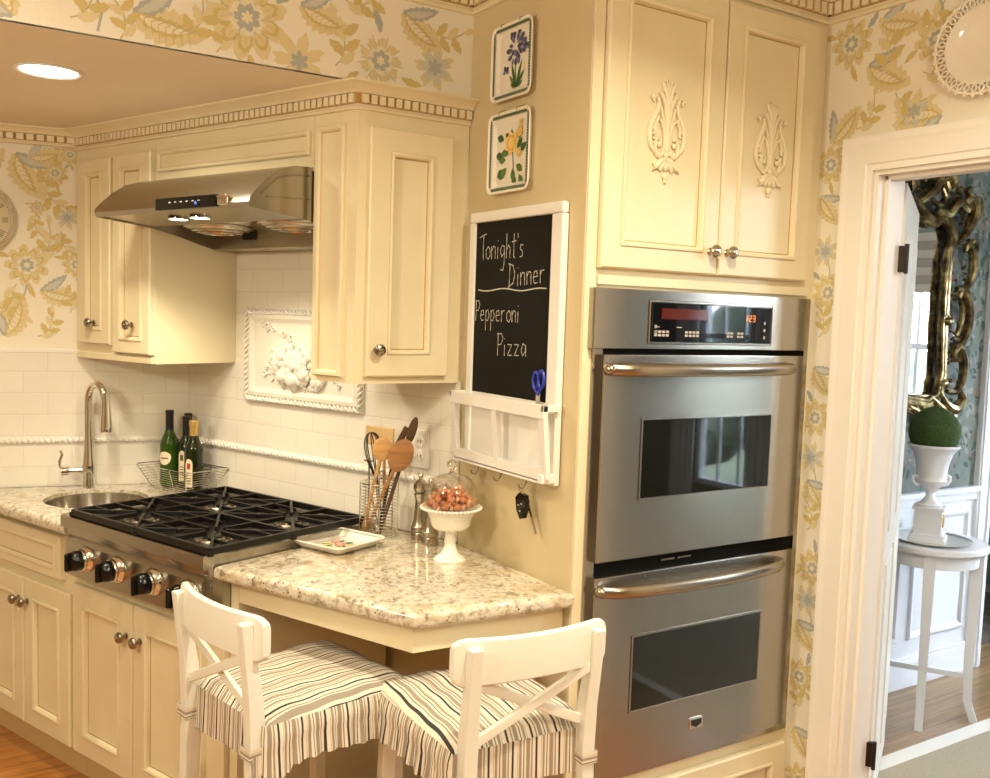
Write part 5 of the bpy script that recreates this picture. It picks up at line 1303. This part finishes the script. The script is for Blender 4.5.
    for i in range(N_):
        a, b = per[i - 1], per[(i + 1) % N_]; t = Vector((b[0] - a[0], b[1] - a[1])).normalized(); nn = Vector((-t.y, t.x)); 
        c_ = Vector((0, .015)); 
        if nn.dot(Vector(per[i]) - c_) < 0: nn = -nn
        col = []
        side_back = per[i][1] < y0 + .002
        for k_ in range(7):
            t_ = k_ / 6; amp = .0050 * t_; wv = math.sin(U[i] * 2 * math.pi / .043) + .5 * math.sin(U[i] * 2 * math.pi / .019 + 1)
            d = .004 * math.sin(math.pi * min(1, t_ * 2)) + .012 * t_ + amp * wv
            if side_back: d = .002 + .003 * t_ + .25 * amp * wv
            corner = 0
            zz = .662 - .098 * t_ - .004 * math.sin(U[i] * 23) * t_ - (.016 * t_ * (1 if abs(per[i][0]) > .17 and per[i][1] < y0 + .06 else 0))
            col.append(mb.bm.verts.new((per[i][0] + nn.x * d, per[i][1] + nn.y * d, zz)))
        rows.append(col)
    for i in range(N_):
        a, b = rows[i], rows[(i + 1) % N_]
        for k_ in range(6):
            f = mb.face([a[k_], b[k_], b[k_ + 1], a[k_ + 1]])
            if f:
                for l in f.loops:
                    u = U[i] if l.vert in (a[k_], a[k_ + 1]) else U[i + 1]
                    l[uvl].uv = (u * 1.05, l.vert.co.z)
    T.part('cover_skirt', mb, label='gathered striped skirt of the seat cover', sharp=80)
    for s_ in (-1, 1):    # fabric ties around the posts
        mb = MB().m('ticking'); uvl = mb.bm.loops.layers.uv.new('UVMap')
        q = [(s_ * xb + dx, -.196 + dy) for dx, dy in ((-.020, .020), (-.020, -.025), (.020, -.025), (.020, .020))]
        P = [(x, y, .600) for x, y in q]
        lo = [mb.bm.verts.new((x, y, .588)) for x, y in q]; hi = [mb.bm.verts.new((x, y, .616)) for x, y in q]
        for i in range(4):
            f = mb.face([lo[i], lo[(i + 1) % 4], hi[(i + 1) % 4], hi[i]])
            for l in f.loops: l[uvl].uv = (l.vert.co.z * 1.0 + .01, l.vert.co.x)
        # hanging end
        b_ = [mb.bm.verts.new((s_ * (xb + .022), -.20 + dy, z)) for dy, z in ((-.014, .60), (.014, .60), (.02, .53), (-.012, .515))]
        f = mb.face(b_)
        for l in f.loops: l[uvl].uv = (l.vert.co.y + .2, l.vert.co.z)
        T.part('fabric_tie', mb)
    return T
make_stool('white cross-back stool with striped seat cover in front of the cooktop side of the counter', .814, 2.124, -78)
make_stool('white cross-back stool with striped seat cover beside the double oven', 1.142, 1.790, -3)

# ================================================================== DINING ROOM BEYOND THE DOORWAY
yw = 2.42
mb = MB().m('bluepaper'); mb.box(2.43, 4.22, yw, yw + .10, 0, H)
rs = random.Random(21)
for i in range(1100):
    x, z = rs.uniform(3.5, 4.20), rs.uniform(.9, 2.4); a = rs.random() * 6.28; s_ = rs.uniform(.03, .075) * (.6 + .6 * abs(math.sin(x * 14) * math.sin(z * 9)))
    mb.m(('bp1', 'bp1', 'bp2', 'bp4', 'bp3', 'bp2', 'bp1')[i % 7])
    P = [(x + math.cos(a) * s_ * t - math.sin(a) * wv, z + math.sin(a) * s_ * t + math.cos(a) * wv) for t, wv in ((0, 0), (.3, s_ * .28), (.7, s_ * .22), (1, 0), (.7, -s_ * .25), (.3, -s_ * .2))]
    mb.flat(P, yw - .0004 - .0000015 * i)
struct('wall_dining', mb)
mb = MB().m('coolwhite')
mb.box(2.43, 4.22, yw - .010, yw, 0, .86)
mb.box(2.43, 4.215, yw - .038, yw - .002, .838, .862, .004); mb.box(2.43, 4.215, yw - .022, yw - .008, .80, .838, .004); mb.box(2.43, 4.215, yw - .026, yw - .008, 0, .12, .004); mb.box(2.43, 4.215, yw - .020, yw - .008, .12, .135, .003)
for x0_, x1_ in ((2.55, 3.05), (3.13, 3.63), (3.71, 4.12)): mb.rectprof(x0_, x1_, .21, .76, [(0, -.010), (0, -.018), (.006, -.024), (.018, -.022), (.026, -.014), (.03, -.010)], yw, cap=False)
struct('trim_10', mb)
mb = MB().m('coolwhite'); mb.box(4.16, 4.28, yw - .025, yw + .12, 0, H - .1, .004); mb.box(4.17, 4.19, yw - .032, yw - .02, 0, H - .1, .003); mb.box(4.24, 4.26, yw - .032, yw - .02, 0, H - .1, .003); struct('trim_11', mb)
# right, far and front walls of the dining room
mb = MB().m('bluepaper')
WINS = [(.55, 1.95), (-2.05, -1.38)]; SILL = (.75, .22); zs1 = 2.15; ys = [-3.2, -1.95, -.85, .55, 1.95, 5.4]
for a, b in ((-3.2, -2.05), (-1.38, .55), (1.95, 5.4)): mb.box(5.7, 5.8, a, b, 0, H)
for (a, b), zs0 in zip(WINS, SILL): mb.box(5.7, 5.8, a, b, 0, zs0); mb.box(5.7, 5.8, a, b, zs1, H)
struct('wall_far_right', mb)
mb = MB().m('coolwhite'); mb.box(2.43, 5.7, -3.2, -3.1, 0, H); struct('wall_dining_front', mb)
mb = MB().m('darkhall'); mb.box(2.3, 5.7, 4.2, 4.3, 0, H); mb.box(2.2, 2.3, 2.5, 4.3, 0, H); struct('wall_hall', mb)
for k_, (a, b) in enumerate(WINS):
    zs0 = SILL[k_]
    mb = MB().m('coolwhite'); fr_ = .045
    mb.box(5.69, 5.76, a, b, zs0, zs0 + fr_); mb.box(5.69, 5.76, a, b, zs1 - fr_, zs1); mb.box(5.69, 5.76, a, a + fr_, zs0, zs1); mb.box(5.69, 5.76, b - fr_, b, zs0, zs1); mb.box(5.71, 5.75, a, b, 1.43, 1.47)
    for q in (1, 2): y_ = a + (b - a) * q / 3; mb.box(5.72, 5.745, y_ - .01, y_ + .01, zs0, zs1)
    T = Thing('window_%d' % (k_ + 1), None, None, FW, (5.73, (a + b) / 2, zs0), mb=mb, kind='structure')
    mb = MB().m('windowglass'); mb.box(5.733, 5.737, a + .03, b - .03, zs0 + .03, zs1 - .03); T.part('window_pane', mb)
    mb = MB()
    # scalloped striped shade
    for q in range(7):
        mb.m(('shade_a', 'shade_b')[q % 2]); zq = 1.80 + q * .055
        mb.prism([(a - .05, zq + .05), (b + .05, zq + .05), (b + .05, zq + .0), ((a + b) / 2, zq - .04), (a - .05, zq + .0)], 'x', 5.63 - .006 * (q % 2), 5.66) if False else mb.box(5.64 - .008 * (q % 2), 5.67, a - .03, b + .03, zq, zq + .056, .004)
    Thing('window_shade', ('brown striped roman shade over the dining room window opposite the mirror', 'brown striped roman shade over the dining room window reflected in the oven')[k_], 'window shade', FW, (5.65, (a + b) / 2, 1.80), mb=mb)
    for sgn, yy in ((-1, a - .08), (1, b + .08)):
        mb = MB().m('curtain'); rows = []
        for i in range(25): t = i / 24; y_ = yy + (t - .5) * .26; xx = 5.60 + .022 * math.sin(t * 22); rows.append([mb.bm.verts.new((xx, y_, z_)) for z_ in (.05, 2.3)])
        rows2 = [[mb.bm.verts.new((r_[0].co.x + .004, r_[0].co.y, r_[0].co.z)), mb.bm.verts.new((r_[1].co.x + .004, r_[1].co.y, r_[1].co.z))] for r_ in rows]
        for R_ in (rows, rows2):
            for p, q in zip(R_, R_[1:]): mb.face([p[0], q[0], q[1], p[1]])
        mb.face([rows[0][0], rows[0][1], rows2[0][1], rows2[0][0]]); mb.face([rows[-1][0], rows[-1][1], rows2[-1][1], rows2[-1][0]])
        Thing('curtain', 'white curtain panel %s of the dining room window %s' % (('right', 'left')[sgn > 0], ('opposite the mirror', 'reflected in the oven')[k_]), 'curtain', FW, (5.6, yy, .05), mb=mb, sharp=80)
mb = MB().m('lawn'); mb.box(5.8, 16, -9, 7, -.3, -.2); struct('ground', mb)
# garden hedge outside
mb = MB().m('foliage'); rs = random.Random(9)
for i in range(60): mb.sphere((7.4 + rs.uniform(-.3, .3), -4 + i * .14, rs.uniform(.3, 1.6)), rs.uniform(.25, .45), (1, 1, 1), 8, 6)
t_ = Thing('hedge', 'green shrubbery outside the dining room windows', 'hedge', FW, (7.4, 0, 0), mb=mb, sharp=80)
t_.o['kind'] = 'stuff'

# baroque mirror
T = Thing('mirror', 'ornate gilded baroque mirror on the blue wallpaper beyond the doorway', 'mirror', FW, (3.63, yw, 1.2))
mxc = 3.485; gw = .265  # glass half width
mb = MB().m('mirrorglass'); mb.box(mxc - gw, mxc + gw, yw - .022, yw - .012, 1.285, 2.02); T.part('glass', mb)
mb = MB().m('gilt')
# inner moulding with an arched, eared head
def mir(P): return P + [(2 * mxc - x, z) for x, z in P[::-1]]
side = [(mxc + .02, 1.288), (3.752, 1.288), (3.754, 1.60), (3.772, 1.615), (3.757, 1.64), (3.759, 1.86), (3.782, 1.93), (3.762, 1.99), (3.702, 2.02), (3.662, 1.995), (3.602, 2.01), (3.542, 2.05), (mxc, 2.07)]
def yt(P, y): return [(x, y, z) for x, z in P]
full = side + [(2 * mxc - x, z) for x, z in side[::-1][1:]]
def smooth(P, k=3):
    out = []
    for i in range(len(P) - 1):
        p0 = P[max(0, i - 1)]; p1 = P[i]; p2 = P[i + 1]; p3 = P[min(len(P) - 1, i + 2)]
        for j in range(k):
            t = j / k; out.append(tuple(.5 * (2 * p1[q] + (p2[q] - p0[q]) * t + (2 * p0[q] - 5 * p1[q] + 4 * p2[q] - p3[q]) * t * t + (3 * p1[q] - p0[q] - 3 * p2[q] + p3[q]) * t ** 3) for q in range(2)))
    out.append(P[-1]); return out
mb.tube(yt(smooth(full), yw - .045), .015, 10)
mb.tube(yt(smooth([((x - mxc) * 1.09 + mxc, (z - 1.65) * 1.05 + 1.65) for x, z in full]), yw - .035), .023, 10)
mb.tube(yt(smooth([((x - mxc) * 1.17 + mxc, (z - 1.65) * 1.09 + 1.65) for x, z in full]), yw - .028), .013, 8)
mb.box(mxc - .30, mxc + .30, yw - .05, yw - .01, 1.235, 1.29, .01)
for z_ in (1.60, 1.335):
    for s_ in (-1, 1): mb.sphere((mxc + s_ * .300, yw - .05, z_), .026, (1.5, .8, .8))
T.part('frame_moulding', mb)
mb = MB().m('gilt')
def scroll(P, r0, y_=-.05):
    P = smooth(P, 4); n = len(P)
    for s_ in (1, -1): mb.tube([((x if s_ == 1 else 2 * mxc - x), yw + y_, z) for x, z in P], [max(.003, r0 * (.45 + .55 * math.sin(math.pi * (i + .5) / n))) for i in range(n)], 8)
# C-scrolls up the right side (and mirrored)
scroll([(3.822, 1.30), (3.892, 1.30), (3.932, 1.36), (3.927, 1.44), (3.882, 1.49), (3.852, 1.46), (3.872, 1.43)], .020)
scroll([(3.832, 1.50), (3.892, 1.50), (3.937, 1.56), (3.947, 1.64), (3.922, 1.71), (3.882, 1.735), (3.862, 1.70)], .022)
scroll([(3.862, 1.54), (3.892, 1.60), (3.892, 1.66), (3.872, 1.69)], .014)
scroll([(3.842, 1.74), (3.912, 1.75), (3.952, 1.82), (3.942, 1.90), (3.902, 1.93), (3.882, 1.90)], .020)
scroll([(3.952, 1.86), (3.972, 1.92), (3.942, 1.95), (3.922, 1.92)], .012)
scroll([(3.822, 1.93), (3.892, 1.99), (3.932, 2.07), (3.912, 2.12), (3.862, 2.11), (3.872, 2.07)], .026)
scroll([(3.952, 2.03), (3.982, 2.09), (3.952, 2.13), (3.912, 2.11)], .014)
scroll([(3.662, 2.06), (3.742, 2.05), (3.802, 2.10), (3.862, 2.08), (3.892, 2.13), (3.862, 2.16)], .026)
scroll([(3.542, 2.08), (3.602, 2.12), (3.662, 2.18), (3.722, 2.22), (3.762, 2.18), (3.732, 2.15), (3.712, 2.18)], .026)
scroll([(3.622, 2.10), (3.672, 2.08), (3.712, 2.11), (3.692, 2.15)], .014); scroll([(3.562, 2.16), (3.622, 2.24), (3.702, 2.25), (3.722, 2.21)], .016); scroll([(mxc, 2.12), (3.522, 2.24), (3.582, 2.29), (3.622, 2.25)], .022)
scroll([(3.762, 1.30), (3.822, 1.24), (3.892, 1.22), (3.942, 1.26), (3.922, 1.30)], .024); scroll([(3.702, 1.28), (3.782, 1.23), (3.842, 1.19), (3.902, 1.19)], .018); scroll([(3.562, 1.24), (3.662, 1.20), (3.762, 1.19)], .018)
rs = random.Random(4)
for i in range(70):
    t = rs.random(); x = 3.83 + rs.uniform(-.01, .085); z_ = rs.choice((1.25, 1.32, 1.45, 1.53, 1.72, 1.80, 1.95, 2.04, 2.09)) + rs.uniform(-.03, .03)
    for s_ in (1, -1): mb.sphere((mxc + s_ * (x - mxc), yw - .045, z_), rs.uniform(.008, .014), (1, .8, .6), 8, 6)
for i in range(40):
    x = rs.uniform(3.512, 3.92); z_ = 2.08 + rs.uniform(0, .10); 
    for s_ in (1, -1): mb.sphere((mxc + s_ * (x - mxc), yw - .045, z_), rs.uniform(.008, .015), (1, .8, .6), 8, 6)
for i in range(30):
    x = rs.uniform(3.512, 3.85); 
    for s_ in (1, -1): mb.sphere((mxc + s_ * (x - mxc), yw - .050, 1.225 + rs.uniform(-.015, .015)), .011, (1, .8, .8), 8, 6)
T.part('carved_scrolls', mb)

# round side table
tx, ty, tz = 3.530, 2.210, .720
T = Thing('side_table', 'round white side table with flared legs beyond the doorway', 'table', FW, (tx, ty, 0))
mb = MB().m('coolwhite'); mb.lathe([(.205, tz - .028), (.212, tz - .022), (.212, tz - .006), (.206, tz), (0, tz)], (tx, ty, 0), 48); T.part('table_top', mb)
mb = MB().m('coolwhite'); mb.lathe([(.178, tz - .085), (.180, tz - .027), (.165, tz - .027)], (tx, ty, 0), 48); T.part('apron', mb)
for k_ in range(4):
    a = R(-148 + 90 * k_); c_, s_ = math.cos(a), math.sin(a)
    mb = MB().m('coolwhite'); P = [(.168, tz - .03, .044), (.166, .45, .038), (.164, .20, .032), (.170, .08, .030), (.190, .02, .030), (.196, 0, .030)]
    rows = []
    for r_, z_, w_ in P:
        rows.append([mb.bm.verts.new((tx + (r_ + dr) * c_ - dt * s_, ty + (r_ + dr) * s_ + dt * c_, z_)) for dr, dt in ((-w_ / 2, -w_ / 2), (w_ / 2, -w_ / 2), (w_ / 2, w_ / 2), (-w_ / 2, w_ / 2))])
    for p, q in zip(rows, rows[1:]):
        for i in range(4): mb.face([p[i], p[(i + 1) % 4], q[(i + 1) % 4], q[i]])
    mb.face(rows[0]); mb.face(rows[-1][::-1]); T.part('leg', mb)
for k_ in range(2):
    a = R(-148 + 90 * k_); c_, s_ = math.cos(a) * .165, math.sin(a) * .165
    mb = MB().m('coolwhite'); mb.bar((tx - c_, ty - s_, .185), (tx + c_, ty + s_, .185), .030, .022, bev=.002); T.part('stretcher', mb)
T = Thing('tray', 'round silver tray under the white urn on the side table', 'tray', FW, (tx - .025, ty - .015, tz))
mb = MB().m('silver'); mb.lathe([(.09, tz), (.125, tz + .002), (.148, tz + .008), (.150, tz + .011), (.146, tz + .010), (.122, tz + .005), (0, tz + .004)], (tx - .025, ty - .015, 0), 48); T.part('tray_dish', mb)
ux, uy, uz0 = tx - .045, ty - .010, tz + .005
T = Thing('urn', 'white footed urn on a square plinth with a gold wreath, standing on the side table', 'urn', FW, (ux, uy, uz0))
FU = R(28)
def rotbox(mb, hx, z0_, z1_, bev=.002):
    mb2 = [(hx * math.cos(FU + R(45 + 90 * i)) * 1.414, hx * math.sin(FU + R(45 + 90 * i)) * 1.414) for i in range(4)]
    mb.prism([(ux + p[0], uy + p[1]) for p in mb2], 'z', z0_, z1_)
mb = MB().m('coolwhite'); rotbox(mb, .068, uz0, uz0 + .014); rotbox(mb, .062, uz0 + .014, uz0 + .030); rotbox(mb, .050, uz0 + .030, uz0 + .125); rotbox(mb, .058, uz0 + .125, uz0 + .136); T.part('plinth', mb)
zb = uz0 + .136
mb = MB().m('coolwhite'); mb.lathe([(.045, zb), (.046, zb + 0.0090), (.034, zb + 0.0157), (.020, zb + 0.0358), (.017, zb + 0.0538), (.024, zb + 0.0672), (.030, zb + 0.0739), (.050, zb + 0.0874), (.058, zb + 0.1064), (.056, zb + 0.1120), (.055, zb + 0.1254), (.060, zb + 0.1680), (.072, zb + 0.2128), (.093, zb + 0.2374), (.098, zb + 0.2397), (.098, zb + 0.2486), (.090, zb + 0.2486), (.075, zb + 0.2330), (0, zb + 0.2296)], (ux, uy, 0), 40); T.part('bowl', mb)
for s_ in (-1, 1):
    mb = MB().m('coolwhite'); q = Vector((math.cos(R(-30)), math.sin(R(-30)))) * s_
    mb.tube([(ux + q.x * r_, uy + q.y * r_, zb + h_) for r_, h_ in ((.050, .082), (.066, .088), (.076, .102), (.076, .118), (.066, .124), (.060, .114))], .006, 8); T.part('handle', mb)
mb = MB().m('goldcap'); nrm = Vector((math.cos(FU - math.pi / 2 + 0), math.sin(FU - math.pi / 2))); tg = Vector((-nrm.y, nrm.x))
mb.tube([(ux + nrm.x * .052 + tg.x * .015 * math.sin(a * .3927), uy + nrm.y * .052 + tg.y * .015 * math.sin(a * .3927), uz0 + .082 + .024 * math.cos(a * .3927)) for a in range(16)], .0045, 6, closed=True); T.part('wreath', mb, label='small gold wreath')
T = Thing('moss_ball', 'dark green moss ball resting in the white urn', 'topiary ball', FW, (ux, uy, zb + .2))
mb = MB().m('moss'); mb.sphere((ux, uy, zb + .300), .096, (1, 1, 1), 48, 32)
rs = random.Random(6)
for v in mb.bm.verts: v.co += Vector((rs.uniform(-1, 1), rs.uniform(-1, 1), rs.uniform(-1, 1))) * .002
T.part('moss', mb, sharp=80)
# rug with pale band
T = Thing('rug', 'beige woven rug with a pale border in the dining room', 'rug', FW, (4, .8, 0))
mb = MB().m('rug'); mb.box(2.75, 5.4, -1.2, 1.955, .001, .010, .002); T.part('field', mb)
mb = MB().m('rugband'); mb.box(2.70, 5.45, 1.955, 2.02, .001, .011, .002); mb.box(2.70, 5.45, -1.265, -1.2, .001, .011, .002); mb.box(2.70, 2.75, -1.2, 1.955, .001, .011, .002); mb.box(5.40, 5.45, -1.2, 1.955, .001, .011, .002); T.part('border', mb)
T = Thing('hall_rug', 'dark patterned rug in the hall past the dining room wall', 'rug', FW, (4.9, 3.2, 0))
mb = MB().m('hallrug'); mb.box(4.42, 5.5, 2.55, 3.9, .001, .012, .002); T.part('field', mb)
